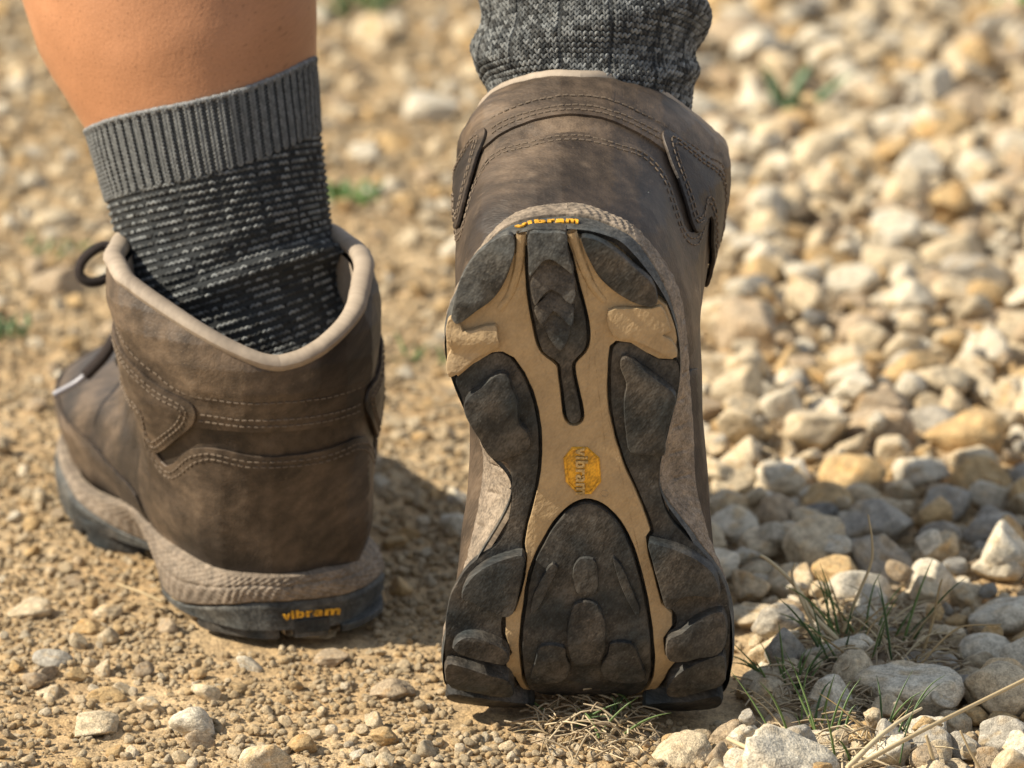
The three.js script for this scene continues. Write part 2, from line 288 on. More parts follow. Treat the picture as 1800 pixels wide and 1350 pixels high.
// ---------------------------------------------------------------- hiking boots
// tread pieces of the sole in millimetres: across (+ = outer side), along (0 = heel)
const TREAD = {
  heelL: [-25.3, 16.7, -24.5, 21.9, -26.2, 28.8, -29, 36.2, -33.4, 42.8, -39.5, 47.7, -46.7, 53, -48.7, 50.4, -48.2, 45.7, -46.1, 37, -43.3, 30.8, -38.4, 23.8, -32.4, 18.6, -27.6, 15.9],
  heelR: [0.5, 16.2, 6.9, 17.4, 14, 22, 21.9, 29.2, 26.7, 33.9, 28.7, 38.1, 29.1, 42.5, 26.7, 44.7, 21.1, 43.5, 14.8, 40.1, 8.4, 34.6, 4.5, 28.2, 1.7, 21.4],
  heelC: [-19.8, 14.7, -13.1, 14.1, -5.5, 14.4, -5, 20.9, -2.8, 31.2, -1.3, 38.1, 0.3, 44.1, 2, 52.7, 2.2, 59.7, 1, 64.1, -3, 69, -3.4, 72.9, -1.8, 80.7, -0.3, 88.6, -0.5, 93, -3.1, 94.4, -5.1, 92.7, -6.3, 85.2, -7.5, 74.7, -8.2, 69.9, -14.2, 64.8, -15.8, 60.9, -17.3, 53.1, -18.8, 44.5, -19.7, 33.2, -20, 22.8],
  chev1: [-19.1, 15.3, -12.6, 14.8, -5.6, 15.1, -4.7, 21.5, -2.5, 31, -6.7, 28, -10.2, 25.5, -13, 25.5, -16.2, 29, -18.8, 32.1, -19.5, 23.5],
  chev2: [-18.7, 34.6, -15.9, 29.4, -12.3, 26.7, -6.7, 29, -2.8, 31.9, -1.6, 36.5, -1.8, 41.7, -3.2, 43.4, -10.7, 37.9, -14.7, 41, -17, 44.2, -18.4, 40.2],
  chev3: [-17.4, 45.5, -14, 42.1, -10.4, 39.1, -6.4, 41.6, -2.8, 44.5, -2.2, 48, -3.1, 52.8, -6.8, 49.8, -10.4, 46.9, -14.4, 52.6, -16.8, 48.7],
  chev4: [-14.1, 53.2, -10.4, 47.5, -6.9, 50.4, -3.7, 53.4, -5.3, 60.4, -7.7, 63.2, -11.7, 58.8],
  breastR: [10.4, 46.7, 21.1, 45.4, 26.7, 45.5, 30.3, 44.6, 33.5, 52.4, 33.9, 55, 31.3, 56.5, 34.7, 58.8, 36.5, 65.3, 33.9, 66.1, 28.3, 62.9, 21.1, 59.3, 12.3, 56.7],
  breastL: [-50.5, 52.6, -49.1, 50.9, -45.5, 53.4, -44.3, 56, -32.3, 53.2, -31.2, 57.5, -31, 61.9, -39.6, 67.3, -46.5, 73.3, -50, 74.9, -50.8, 67.5, -49.2, 63.9, -50.8, 59.6],
  padL: [-47.9, 76.8, -42.2, 71.5, -35, 66.7, -31, 66.2, -26.6, 68.5, -22.6, 74.6, -19.5, 82, -17.5, 89.8, -16.4, 97.7, -16.2, 107.4, -16.9, 116.3, -17.6, 121.2, -19.4, 129.2, -21.7, 138.1, -22.9, 146.2, -22.4, 152.4, -23.3, 163.2, -27, 174.9, -30.7, 177.7, -30.9, 185.3, -29.6, 190.5, -28.5, 195, -31.1, 200, -30.8, 204.1, -27.8, 212.2, -26, 222, -23, 232, -21, 240, -35, 246, -47, 244, -53.5, 233.5, -53.6, 208.1, -53.3, 191.2, -52.4, 176.4, -50.5, 168.2, -45.5, 158.3, -39, 151.4, -32.9, 146.8, -29.2, 140.1, -27.1, 130.2, -26.8, 122.2, -26.8, 122.7, -27, 117.4, -28.5, 112.5, -33.8, 110.4, -39.3, 102.1, -44.2, 92.6, -46, 84.2],
  padR: [12.2, 63, 14.6, 60.8, 20.2, 61.5, 25.8, 65.3, 30.6, 67.7, 36.2, 67.9, 37.5, 74.7, 36.6, 83.5, 34.6, 91.4, 32.6, 99.4, 30.6, 107.3, 29.8, 115.3, 29.9, 119.3, 31.2, 127.2, 34.2, 134.3, 39.1, 140.4, 45.9, 147.4, 51.6, 155.3, 55, 162.4, 56.9, 173.1, 56.7, 188.3, 55.2, 207, 51.5, 217.1, 42, 246, 25, 240, 27, 228, 31, 216, 34.5, 204, 37.2, 198.5, 36.6, 194.9, 33, 194.4, 32.6, 185.8, 35.9, 179.9, 35.9, 174.5, 31.8, 170.5, 29.4, 160.2, 26.7, 149.6, 25.8, 142.5, 27.4, 139.8, 24.6, 130, 21.3, 122.1, 18.1, 114.2, 16.9, 111.2, 14.1, 101.5, 11.7, 90.1, 11.1, 80.5, 11.4, 69.1],
  lugD: [-44.2, 84.8, -38.1, 78.6, -32.5, 73.7, -29.3, 73, -27.1, 74.4, -26.1, 78.4, -23.9, 84.4, -23.4, 93.2, -20.2, 97.5, -19.2, 102.8, -22.3, 106.4, -28, 108.5, -32.4, 109.7, -38, 101.9, -43.5, 91.4],
  lugE: [15.4, 65.8, 17.5, 65.3, 25.9, 71.4, 31.5, 75.9, 36.1, 80.6, 34.3, 90.3, 32.3, 99.1, 31.7, 106.2, 25.9, 106, 18.8, 105.3, 17.1, 96.8, 16.3, 83.6, 17.3, 75.8, 15.3, 70.1],
  arch: [-21.2, 170.1, -19.5, 158.4, -15.4, 147.1, -9.7, 136.7, -4.4, 130.4, 1.6, 127.6, 7.3, 129, 12.1, 133.6, 16.9, 141.5, 20.1, 150.4, 23.3, 163.7, 25.4, 176.2, 26.4, 189.7, 26.4, 201.5, 24.5, 214.5, 20, 226, 12, 235, 2, 238, -10, 237, -18, 230, -22, 216, -22.9, 201.8, -23.1, 189.9, -22.5, 180],
  archC: [-5.4, 179.1, -2.9, 169.6, 1.5, 167.8, 6, 169.4, 9.4, 179.7, 7.9, 192.6, 4.9, 197.2, -2.8, 196.9, -5, 190.8],
  archBL: [-11, 152.3, -8.9, 154.1, -12.2, 162.2, -16.3, 171.3, -19.2, 174, -19.6, 170.5, -16.7, 161.4],
  archBR: [12.1, 149.2, 15.3, 152.7, 19.3, 162.4, 22.6, 172.2, 21.4, 174.1, 18.5, 169.6, 14.5, 159.9],
  archT: [-3.3, 154.9, -0.8, 150.3, 4.4, 150.2, 6.4, 155.6, 5.6, 164.5, 1.5, 166.9, -2.1, 164.7],
  archDL: [-15.7, 188, -6.7, 188.8, -6, 194.1, -4.5, 198.7, -8, 208.6, -17.1, 210.6, -20.3, 209.1, -18.3, 196.7],
  archDR: [11.2, 186.3, 19.3, 186.1, 22.8, 196.7, 24.3, 205.8, 17.3, 209.2, 9.2, 206.4, 6.9, 199, 9.5, 192.6],
  lugG1: [-46.1, 167, -42.9, 158.4, -36.4, 152.6, -29.1, 149.3, -22.8, 147.7, -21.6, 149.9, -22.1, 154.8, -23.9, 163.8, -25.9, 172.4, -28.5, 174.5, -35.7, 171.9, -42.2, 168.9],
  lugG2: [-50, 189.1, -46.4, 184.1, -40.7, 183.1, -33.4, 185.7, -29.3, 188.6, -27.9, 192.5, -29.4, 195.5, -36.1, 194.5, -43.4, 193.1],
  lugG3: [-52.3, 197.3, -46, 197.7, -34.7, 201.4, -28.6, 204.1, -26.8, 213.6, -28.3, 217.2, -40.1, 215.3, -51.5, 212.9],
  lugG4: [-53, 219, -42, 219, -30, 222, -22, 225, -20, 234, -32, 238, -44, 238, -52, 234],
  lugH1: [25.9, 141.6, 30.7, 142.3, 36.4, 143.9, 44.4, 148.2, 50.5, 153.4, 52.9, 160.3, 52.7, 164.4, 43.7, 164.1, 38, 165.1, 34.8, 169.4, 32.5, 169.3, 30.1, 160.8, 27.2, 149.3],
  lugH2: [33.2, 182.3, 38, 179.7, 43.7, 174.6, 50.1, 171.3, 54.2, 170.8, 55.8, 174.6, 55.4, 184.6, 52.6, 189.6, 45.3, 190.8, 40.4, 192.3, 34.3, 192.4, 32.6, 190.1],
  lugH3: [34.6, 201.4, 38.7, 196.4, 46.9, 191.8, 54.4, 189.7, 55.6, 195.9, 54.1, 206.9, 45, 210.9, 33.9, 214, 32.2, 211],
  lugH4: [24, 222, 34, 219, 46, 216, 53, 214, 52, 230, 44, 237, 30, 237, 23, 232],
  octa: [-6.9, 109.1, -3.5, 104.3, 2.3, 104.2, 6.9, 108.7, 7.6, 118.6, 3.7, 123.9, -1.5, 124, -6, 119],
  regmark: [8.9, 123.6],
};
const font = await new FontLoader().loadAsync('fonts/droid/droid_sans_bold.typeface.json');
const dusty = (base, dust, p, f, amt, off = 0) => mix3(base, dust, clamp(amt * (0.5 + 1.2 * fbm(p[0] * f, p[1] * f, p[2] * f + 3, 4) + off)));
M.rubber = mat({ roughness: 0.68, map: withRepeat(rubberTex, 1), bumpMap: grainTex, bumpScale: 0.00016, specularIntensity: 0.7 });
M.taupe = mat({ roughness: 0.85, map: withRepeat(speckTex, 1), bumpMap: grainTex, bumpScale: 0.0002 });
M.tan = mat({ roughness: 0.7, map: withRepeat(smoothTex, 1), bumpMap: grainTex, bumpScale: 0.0002 });
M.leather = mat({ roughness: 0.55, map: withRepeat(scuffTex, 1), bumpMap: leatherTex, bumpScale: 0.0001, specularIntensity: 0.8 });
M.lining = mat({ roughness: 0.7, map: withRepeat(smoothTex, 0.5) });
M.yellow = new THREE.MeshPhysicalMaterial({ color: new THREE.Color(0.76, 0.38, 0.02), roughness: 0.5, map: withRepeat(speckTex, 1) });
M.dustyYellow = new THREE.MeshPhysicalMaterial({ color: new THREE.Color(0.60, 0.40, 0.15), roughness: 0.7, map: withRepeat(speckTex, 1) });
M.thread = new THREE.MeshStandardMaterial({ color: new THREE.Color(0.145, 0.108, 0.075), roughness: 0.9 });
M.lace = new THREE.MeshStandardMaterial({ color: new THREE.Color(0.05, 0.035, 0.03), roughness: 0.9, bumpMap: withRepeat(leatherTex, 3), bumpScale: 0.0004 });
M.metal = new THREE.MeshStandardMaterial({ color: new THREE.Color(0.05, 0.045, 0.04), roughness: 0.5, metalness: 0.4 });
M.aglet = new THREE.MeshStandardMaterial({ color: new THREE.Color(0.25, 0.24, 0.26), roughness: 0.35 });
const RUBBER = p => mix3(RUBBER_CLEAN(p), [0.15, 0.118, 0.086], 0.42 * smooth(0.02, 0.3, fbm(p[0] * 24, p[1] * 24, p[2] * 24 + 8, 4)));
const RUBBER_CLEAN = p => dusty([0.032, 0.039, 0.042], [0.145, 0.118, 0.09], p, 60, 0.85, -0.16);
const RUBBER_SIDE = p => dusty([0.060, 0.070, 0.074], [0.18, 0.165, 0.14], p, 55, 0.7, 0.0);
const TAUPE = p => dusty([0.225, 0.175, 0.13], [0.31, 0.245, 0.18], p, 60, 1, 0);
const TAN = p => dusty([0.42, 0.295, 0.155], [0.32, 0.23, 0.135], p, 26, 0.55, -0.1);
const LEATHER = p => { const d = mix3(dusty([0.043, 0.032, 0.025], [0.170, 0.122, 0.082], p, 20, 1.2, -0.10), [0.024, 0.019, 0.016], 0.8 * smooth(0.02, 0.3, fbm(p[0] * 11, p[1] * 11, p[2] * 16 + 21, 3))); return mix3(d, [0.2, 0.15, 0.105], 0.5 * smooth(0.22, 0.5, fbm(p[0] * 120, p[1] * 120, p[2] * 120, 3))); };
const LINING = p => dusty([0.33, 0.265, 0.20], [0.38, 0.31, 0.24], p, 30, 1);

// closed outlines [across, along] at a height, from the back of the heel round the outer side to the toe and back on the inner side
const WALL = [
  [5.5, [-6, 15,  9, 17, 19, 23.5, 33, 45, 37.5, 69, 33.5, 95, 29.8, 121, 43, 145, 57.5, 180, 48, 245, 6, 300, -32, 278, -52, 235, -53, 190, -42, 157, -26.8, 124, -38, 104, -50.5, 72, -48.5, 50, -29, 20]],
  [13, [-6, 14.5, 10, 17.5, 21.5, 24, 35, 44, 38.3, 69, 35, 95, 33, 121, 45.5, 145, 58, 180, 49, 245, 6, 301, -33, 279, -53, 236, -54, 190, -43.5, 157, -30, 124, -39.5, 104, -50.5, 72, -50, 50, -31, 21]],
  [21, [-6, 13, 10.5, 16.5, 22, 23, 35.5, 44, 39.5, 69, 39, 95, 39.5, 121, 47, 145, 55, 180, 47, 244, 6, 300, -32, 278, -51, 236, -52, 190, -44.5, 157, -35.5, 124, -42, 104, -49, 72, -49, 50, -31, 20]],
  [28, [-6, 13.5, 8.5, 17, 19.5, 24, 33, 44, 38.8, 69, 40.8, 95, 43, 121, 47, 145, 51.5, 180, 44, 241, 6, 295, -29, 273, -48, 234, -49, 190, -44, 157, -39, 124, -42, 104, -46, 72, -45, 50, -29, 20.5]],
];
const FR = [0, 0.02, 0.065, 0.16, 0.26, 0.35, 0.44, 0.53, 0.68, 0.88, 1];
const along = (b, f, k) => k === 1 ? b + 2.7 : k === 2 ? b + 12.5 : k === 3 ? b + 13 + 0.11 * (f - b) : lerp(b, f, FR[k]);
const SHELL = [
  [12, 24, 289, [5, 18.5, 28, 32, 30, 28, 38, 49, 38], [-18, -33, -40, -37, -26, -29, -38, -46, -38]],
  [25, 19, 290, [6, 20.5, 31.5, 35.5, 37.5, 40.5, 45.5, 50, 39], [-19, -35, -41.5, -40, -34.5, -36.5, -42, -47, -38]],
  [40, 16, 290, [8, 25, 37, 41, 43.5, 46, 48.5, 53, 42], [-22, -40, -47, -46, -43, -44, -47, -50.5, -41]],
  [55, 13, 264, [8, 25, 38, 42.5, 44, 44.5, 45, 46, 36], [-22, -40, -48.5, -49, -46, -45, -45, -44, -35]],
  [70, 10, 220, [8, 25, 38.5, 42, 42.5, 41, 39, 35, 24], [-22, -40, -49.5, -50, -48, -45, -41, -37, -27]],
  [85, 6, 186, [8, 25, 40, 43.5, 43.5, 42, 39, 33, 20], [-23, -40, -50, -51, -49, -46, -42, -35, -23]],
  [100, 2, 162, [8, 26, 42, 46, 46, 44, 40, 33, 19], [-23, -41, -51, -52.5, -51, -48, -44, -36, -22]],
  [115, 0.5, 150, [8, 26, 43, 48, 48, 46, 42, 34, 19], [-23, -41, -51, -53, -52, -49, -46, -37, -22]],
  [130, 1, 142, [8, 26, 43, 48.5, 49, 47, 43, 35, 19], [-23, -40, -50.5, -53, -52, -49, -47, -38, -22]],
  [152, 6, 138, [8, 25, 41, 46.5, 47.5, 46, 42, 34, 18], [-22, -39, -48, -51, -50, -48, -46, -37, -21]],
].map(([h, b, f, a, m]) => { const o = [-6, b]; for (let k = 1; k < 10; k++) o.push(a[k - 1], along(b, f, k)); o.push(-4, f); for (let k = 9; k > 0; k--) o.push(m[k - 1], along(b, f, k)); return [h, o]; });
const cr = (a, b, c, d, t) => 0.5 * (2 * b + (c - a) * t + (2 * a - 5 * b + 4 * c - d) * t * t + (3 * b - a - 3 * c + d) * t * t * t);
function ringAt(rings, u, h) {                                          // point [t, s] in mm of a lofted surface
  const f = ((u % 20) + 20) % 20, i = Math.floor(f), w = f - i;
  const one = r => [0, 1].map(c => cr(r[2 * ((i + 19) % 20) + c], r[2 * i + c], r[2 * ((i + 1) % 20) + c], r[2 * ((i + 2) % 20) + c], w));
  let j = 0; while (j < rings.length - 2 && rings[j + 1][0] < h) j++;
  const v = clamp((h - rings[j][0]) / (rings[j + 1][0] - rings[j][0]), -0.2, 1.2), g = k => one(rings[Math.min(rings.length - 1, Math.max(0, k))][1]);
  const A = g(j - 1), B = g(j), C = g(j + 1), D = g(j + 2);
  return [cr(A[0], B[0], C[0], D[0], v), cr(A[1], B[1], C[1], D[1], v)];
}
const shellPoint = (u, h, off = 0) => {                                  // mm, pushed out by off along the surface normal
  const p = ringAt(SHELL, u, h);
  const ca = Math.cos(u * Math.PI / 10) * 4.1, sa = Math.sin(u * Math.PI / 10) * 4.1, wr = 0.5 * noise(ca, sa, h * 0.06 + 2) + 0.35 * noise(ca * 3, sa * 3, h * 0.16 + 5) * smooth(50, 80, h);
  off += wr;
  const a = ringAt(SHELL, u + 0.03, h), b = ringAt(SHELL, u, h + 0.6), du = V(a[0] - p[0], a[1] - p[1], 0), dv = V(b[0] - p[0], b[1] - p[1], 0.6), n = V().crossVectors(du, dv).normalize();
  return [p[0] + n.x * off, p[1] + n.y * off, h + n.z * off];
};
const ARC = [0]; for (let i = 0; i < 400; i++) { const a = ringAt(SHELL, i / 20, 55), b = ringAt(SHELL, (i + 1) / 20, 55); ARC.push(ARC[i] + Math.hypot(a[0] - b[0], a[1] - b[1])); }
const arcAt = u => { const f = clamp(u * 20, 0, 399.999), i = Math.floor(f); return lerp(ARC[i], ARC[i + 1], f - i); };
const TOP = [119.5, 124, 134, 144, 148, 150, 150, 150, 150, 150, 150];
const topAt = u => { const f = Math.abs(((u + 10) % 20 + 20) % 20 - 10), i = Math.min(9, Math.floor(f)); return cr(TOP[Math.max(0, i - 1)] + (i === 0 ? 2.5 : 0), TOP[i], TOP[i + 1], TOP[Math.min(10, i + 2)], f - i); };

function makeBoot({ mirror, origin, place, label }) {
  const root = new THREE.Group(); root.name = numbered('hiking_boot'); root.position.copy(origin); scene.add(root);
  tag(root, label, 'boot', 'pair of brown leather hiking boots');
  const W = (t, s, h) => place(mirror ? -t : t, s, h).sub(origin);       // mm -> metres in the boot's group
  const geoFrom = (g, map, color, crease = 0.55) => {                    // warp a geometry given in mm and colour it
    if (g.index) g = g.toNonIndexed();
    const p = g.attributes.position, n = p.count, col = new Float32Array(n * 3), uv = new Float32Array(n * 2), out = new Float32Array(n * 3);
    for (let i = 0; i < n; i++) {
      const m = map(p.getX(i), p.getY(i), p.getZ(i)), w = W(...m);
      out.set([w.x, w.y, w.z], 3 * i); uv.set([(m[0] * 0.8 + m[1] * 0.55 + m[2] * 0.2) * 0.011, (m[0] * 0.35 - m[1] * 0.45 + m[2]) * 0.011], 2 * i);
      if (color) col.set(color([m[0] / 1000 + (mirror ? 5 : 0), m[1] / 1000, m[2] / 1000]), 3 * i);
    }
    if (mirror) for (let i = 0; i < n; i += 3) for (const [a, k] of [[out, 3], [uv, 2], [col, 3]]) for (let c = 0; c < k; c++) { const x = a[(i + 1) * k + c]; a[(i + 1) * k + c] = a[(i + 2) * k + c]; a[(i + 2) * k + c] = x; }
    const q = new THREE.BufferGeometry();
    q.setAttribute('position', new THREE.BufferAttribute(out, 3)); q.setAttribute('uv', new THREE.BufferAttribute(uv, 2));
    if (color) q.setAttribute('color', new THREE.BufferAttribute(col, 3));
    return toCreasedNormals(q, crease);
  };
  const points = (a, curved = true) => {
    const v = []; for (let i = 0; i < a.length; i += 2) v.push(V(a[i], a[i + 1], 0));
    return curved ? new THREE.CatmullRomCurve3(v, true, 'centripetal').getPoints(v.length * 3).slice(0, -1) : v;
  };
  const inflate = (v, d) => {                                            // push a closed outline out by d
    let area = 0; v.forEach((p, i) => { const q = v[(i + 1) % v.length]; area += p.x * q.y - q.x * p.y; });
    return v.map((p, i) => { const a = v[(i + v.length - 1) % v.length], b = v[(i + 1) % v.length], n = V(b.y - a.y, a.x - b.x, 0).normalize().multiplyScalar(Math.sign(area) * d); return p.clone().add(n); });
  };
  const shape = (v, holes = []) => { const s = new THREE.Shape(v.map(p => new THREE.Vector2(p.x, p.y))); s.holes = holes.map(h => new THREE.Path(h.map(p => new THREE.Vector2(p.x, p.y)))); return s; };
  const slab = (sh, h0, h1, bevel, edge = 4) => {
    const g = new THREE.ExtrudeGeometry(sh, { depth: Math.max(0.1, h1 - h0 - 2 * bevel), bevelEnabled: true, bevelThickness: bevel, bevelSize: bevel, bevelOffset: -bevel, bevelSegments: 2, curveSegments: 4 });
    g.translate(0, 0, h0 + bevel); return new TessellateModifier(edge, 14).modify(g);
  };
  const wear = (amp, f = 0.16) => (t, s, h) => [t + amp * 0.8 * noise(t * f, s * f, h * f + 4), s + amp * 0.8 * noise(t * f, s * f, h * f + 9), h + amp * noise(t * f * 0.8, s * f * 0.8, 2) + amp * 0.5 * noise(t * 0.5, s * 0.5, 6)];
  const tread = (name, key, h0, h1, bevel, m = M.rubber, color = RUBBER, tilt) => { const w = wear(0.28); return put(name, geoFrom(slab(shape(points(TREAD[key])), h0, h1, bevel, 3.2), (t, s, h) => { const q = w(t, s, h); if (tilt) q[2] += tilt(t, s) * clamp((h1 - h) / (h1 - h0)); return q; }, color), m, root); };

  // -- sole: dark core, tan plate with grooves round the rubber inlays, rubber bases and lugs
  const outline = []; for (let u = 0; u < 20; u += 0.25) { const q = ringAt(WALL, u, 5.5); outline.push(V(q[0], q[1], 0)); }
  put('sole_core', geoFrom(slab(shape(inflate(outline, -0.6)), 8.0, 13, 0.4, 6), wear(0.1), RUBBER), M.rubber, root);
  const padR = points(TREAD.padR, false), padL = points(TREAD.padL, false), heelRing = [];
  for (let u = 17; u <= 23.6; u += 0.2) { const q = ringAt(WALL, u, 5.5), k = u > 17.6 && u < 22.9 ? 3 : 0.4, d = Math.hypot(q[0] + 6, q[1] - 55); heelRing.push(V(q[0] - (q[0] + 6) / d * k, q[1] - (q[1] - 55) / d * k, 0)); }
  const rightSide = [...padR.slice(0, 6).reverse(), ...padR.slice(24).reverse()].map(p => p.clone().add(V(-1.2, -0.7, 0))), leftSide = padL.slice(0, 28).reverse().map(p => p.clone().add(V(1.2, -0.7, 0)));
  const plateOutline = [...heelRing, ...rightSide, V(24, 262, 0), V(-22, 262, 0), ...leftSide];
  put('tread_plate', geoFrom(slab(shape(plateOutline, [inflate(points(TREAD.heelC).filter(p => p.y > 18.5), 1.2), inflate(points(TREAD.arch), 1.3)]), 3.6, 8.6, 0.6, 3.5), wear(0.35, 0.1), TAN), M.tan, root);
  tread('tread_pad', 'padL', 4.3, 8.6, 0.8); tread('tread_pad', 'padR', 4.3, 8.6, 0.8);
  tread('tread_pad', 'heelC', 2.6, 8.6, 0.7); tread('tread_pad', 'arch', 2.6, 8.6, 0.9);
  for (const line of [[[-22.3, 16.2], [-22.7, 23.5], [-24.1, 32.8], [-26.7, 41], [-30.7, 48.1]], [[-3.4, 15.2], [-1.7, 20.8], [0.8, 28.9], [4.2, 37], [9, 43.9]]]) put('tread_rib', geoFrom(new THREE.TubeGeometry(new THREE.CatmullRomCurve3(line.map(([t, s], i) => V(t, s, 3.6 + i * 0.35))), 24, 2.0, 10), wear(0.2), TAN, 1), M.tan, root);
  const ridge = (t0, s0, t1, s1, slope) => (t, s) => slope * Math.abs((t - t0) * (s1 - s0) - (s - s0) * (t1 - t0)) / Math.hypot(t1 - t0, s1 - s0);
  tread('tread_lug', 'heelL', -0.4, 5, 0.9, M.rubber, RUBBER_SIDE, ridge(-46, 50, -22, 24, 0.22));
  tread('tread_lug', 'heelR', -0.2, 5, 0.9, M.rubber, RUBBER, ridge(34, 42, 10, 20, 0.1));
  tread('tread_lug', 'chev1', -1.6, 4, 0.8, M.rubber, RUBBER_SIDE, (t, s) => 0.16 * Math.max(0, 29 - s));
  tread('tread_lug', 'chev2', -1.2, 4, 0.8, M.rubber, RUBBER, (t, s) => 0.3 * Math.max(0, 43 - s - 0.3 * Math.abs(t + 8)) - 0.3); tread('tread_lug', 'chev3', -0.6, 4, 0.8, M.rubber, RUBBER, (t, s) => 0.3 * Math.max(0, 52 - s - 0.3 * Math.abs(t + 8)) - 0.3); tread('tread_lug', 'chev4', 0.4, 4, 0.8, M.rubber, RUBBER, (t, s) => 0.18 * Math.max(0, 62 - s));
  tread('tread_lug', 'breastR', 0.6, 5, 0.8, M.tan, TAN, (t, s) => 0.05 * (t - 12)); tread('tread_lug', 'breastL', 0.2, 5.4, 0.8, M.tan, TAN, (t, s) => 0.9 * Math.sin((s - 50) * 0.5));
  tread('tread_lug', 'lugD', -1.2, 5, 1.3, M.rubber, RUBBER, ridge(-45, 92, -18, 80, 0.08)); tread('tread_lug', 'lugE', -1.0, 5, 1.3, M.rubber, RUBBER, ridge(17, 66, 40, 88, 0.06));
  for (const [k, h] of [['archC', -0.3], ['archBL', 0.5], ['archBR', 0.5], ['archT', 0.9], ['archDL', 0.5], ['archDR', 0.5]]) tread('tread_lug', k, h, 4, 1.0);
  for (const [k, a] of [['lugG1', 0.06], ['lugG2', 0.1], ['lugG3', 0.12], ['lugG4', 0.1]]) tread('tread_lug', k, -2.6, 6, 1.3, M.rubber, RUBBER, (t, s) => a * Math.max(0, -t - 36));
  for (const [k, a] of [['lugH1', 0.06], ['lugH2', 0.1], ['lugH3', 0.12], ['lugH4', 0.1]]) tread('tread_lug', k, -2.6, 6, 1.3, M.rubber, RUBBER, (t, s) => a * Math.max(0, t - 40));

  // -- octagonal badge with raised lettering
  const oct = points(TREAD.octa, false), badge = put('badge', geoFrom(slab(shape(oct), 3.0, 4.5, 0.35, 4), (t, s, h) => [t, s, h], null), M.yellow, root);
  badge.userData.label = 'yellow octagonal badge with raised lettering';
  put('badge_rim', geoFrom(slab(shape(inflate(oct, -0.3), [inflate(oct, -1.2)]), 2.6, 3.6, 0.15, 4), (t, s, h) => [t, s, h], null), M.yellow, badge);
  const text = (size, depth) => { const g = new TextGeometry('vibram', { font, size, depth, curveSegments: 3, bevelEnabled: true, bevelThickness: 0.12, bevelSize: 0.1, bevelSegments: 1 }); g.computeBoundingBox(); const b = g.boundingBox; g.translate(-(b.min.x + b.max.x) / 2, -(b.min.y + b.max.y) / 2, -b.min.z); return new TessellateModifier(1.2, 3).modify(g); };
  const flip = mirror ? -1 : 1;
  // on the badge the word runs from heel to toe with the tops of its letters towards the outer side
  put('lettering', geoFrom(text(4.3, 0.75), (x, y, z) => [0.2 + y * 1.0 * flip, 114 + x * 0.98, 3.05 - z], null), M.dustyYellow, badge);
  const reg = new THREE.TorusGeometry(1.45, 0.2, 4, 20); const rm = TREAD.regmark;
  put('trademark_ring', geoFrom(reg, (x, y, z) => [rm[0] + x, rm[1] + y * 0.9, 3.5 + z], TAN), M.tan, root);

  // -- rubber wall and padded midsole round the edge
  const seam = u => { const f = Math.abs(((u + 10) % 20 + 20) % 20 - 10), a = [16.5, 16, 13.5, 8, 6.2, 6.1, 6.2, 9.5, 18, 18.5, 18.5], i = Math.min(9, Math.floor(f)); return lerp(a[i], a[i + 1], f - i); };
  const top = u => { const f = Math.abs(((u + 10) % 20 + 20) % 20 - 10); return 28 + 3 * smooth(1, 4, f) - 9 * smooth(5, 7.4, f); };
  const wallPoint = (u, h, off) => { const p = ringAt(WALL, u, h), a = ringAt(WALL, u + 0.03, h), d = Math.hypot(a[0] - p[0], a[1] - p[1]); return [p[0] + (a[1] - p[1]) / d * off, p[1] - (a[0] - p[0]) / d * off, h]; };
  const strip = (nu, nv, at, color) => {
    const g = gridGeo(nu, nv, (u, v) => V(...at(u * 20, v)), null, null, true), p = g.attributes.position, col = [];
    const uv = g.attributes.uv;
    for (let i = 0; i < p.count; i++) { const m = [p.getX(i), p.getY(i), p.getZ(i)], w = W(...m); col.push(...color([m[0] / 1000 + (mirror ? 5 : 0), m[1] / 1000, m[2] / 1000])); p.setXYZ(i, w.x, w.y, w.z); uv.setXY(i, arcAt(uv.getX(i) * 20) * 0.011, m[2] * 0.011); }
    g.setAttribute('color', new THREE.Float32BufferAttribute(col, 3));
    if (mirror) { const x = g.index.array; for (let i = 0; i < x.length; i += 3) { const a = x[i]; x[i] = x[i + 1]; x[i + 1] = a; } }
    g.computeVertexNormals(); return g;
  };
  put('outsole_wall', strip(320, 8, (u, v) => { const s = seam(u), h = lerp(4.4, s, v); return wallPoint(u, h, v === 1 ? -1 : 0.25 + 0.15 * noise(u * 3, h * 0.3)); }, RUBBER_SIDE), M.rubber, root);
  const slits = []; for (const s of [1, -1]) for (let k = 0; k < 7; k++) slits.push([s * (3.55 + k * 0.42), 19 - 2 * Math.sin(k * 0.5), 0.5 * s]);
  put('midsole', strip(1800, 34, (u, v) => {
    const s = seam(u), tp = top(u), h = lerp(s + 0.2, tp, v), f = Math.abs(((u + 10) % 20 + 20) % 20 - 10), arc = u * 13.5;
    let off = 0.6 * Math.pow(Math.sin(Math.PI * clamp(v)), 0.35) - 0.4;
    const line = s + (tp - s) * 0.55, band = Math.exp(-Math.pow((h - line - 1.2 * Math.sin(u * 1.7)) / 0.5, 2));
    off -= 0.7 * band * smooth(4.6, 3.4, f);
    off += 0.34 * Math.sin(arc * 2.1 + (h > line ? 1 : -1) * h * 1.15) * Math.sin(h * 2.0 + 0.25 * noise(arc * 0.2, h)) * smooth(0.02, 0.15, v) * smooth(0.98, 0.85, v) * (0.75 + 0.25 * smooth(0.3, -0.2, noise(u * 1.1, 3)));
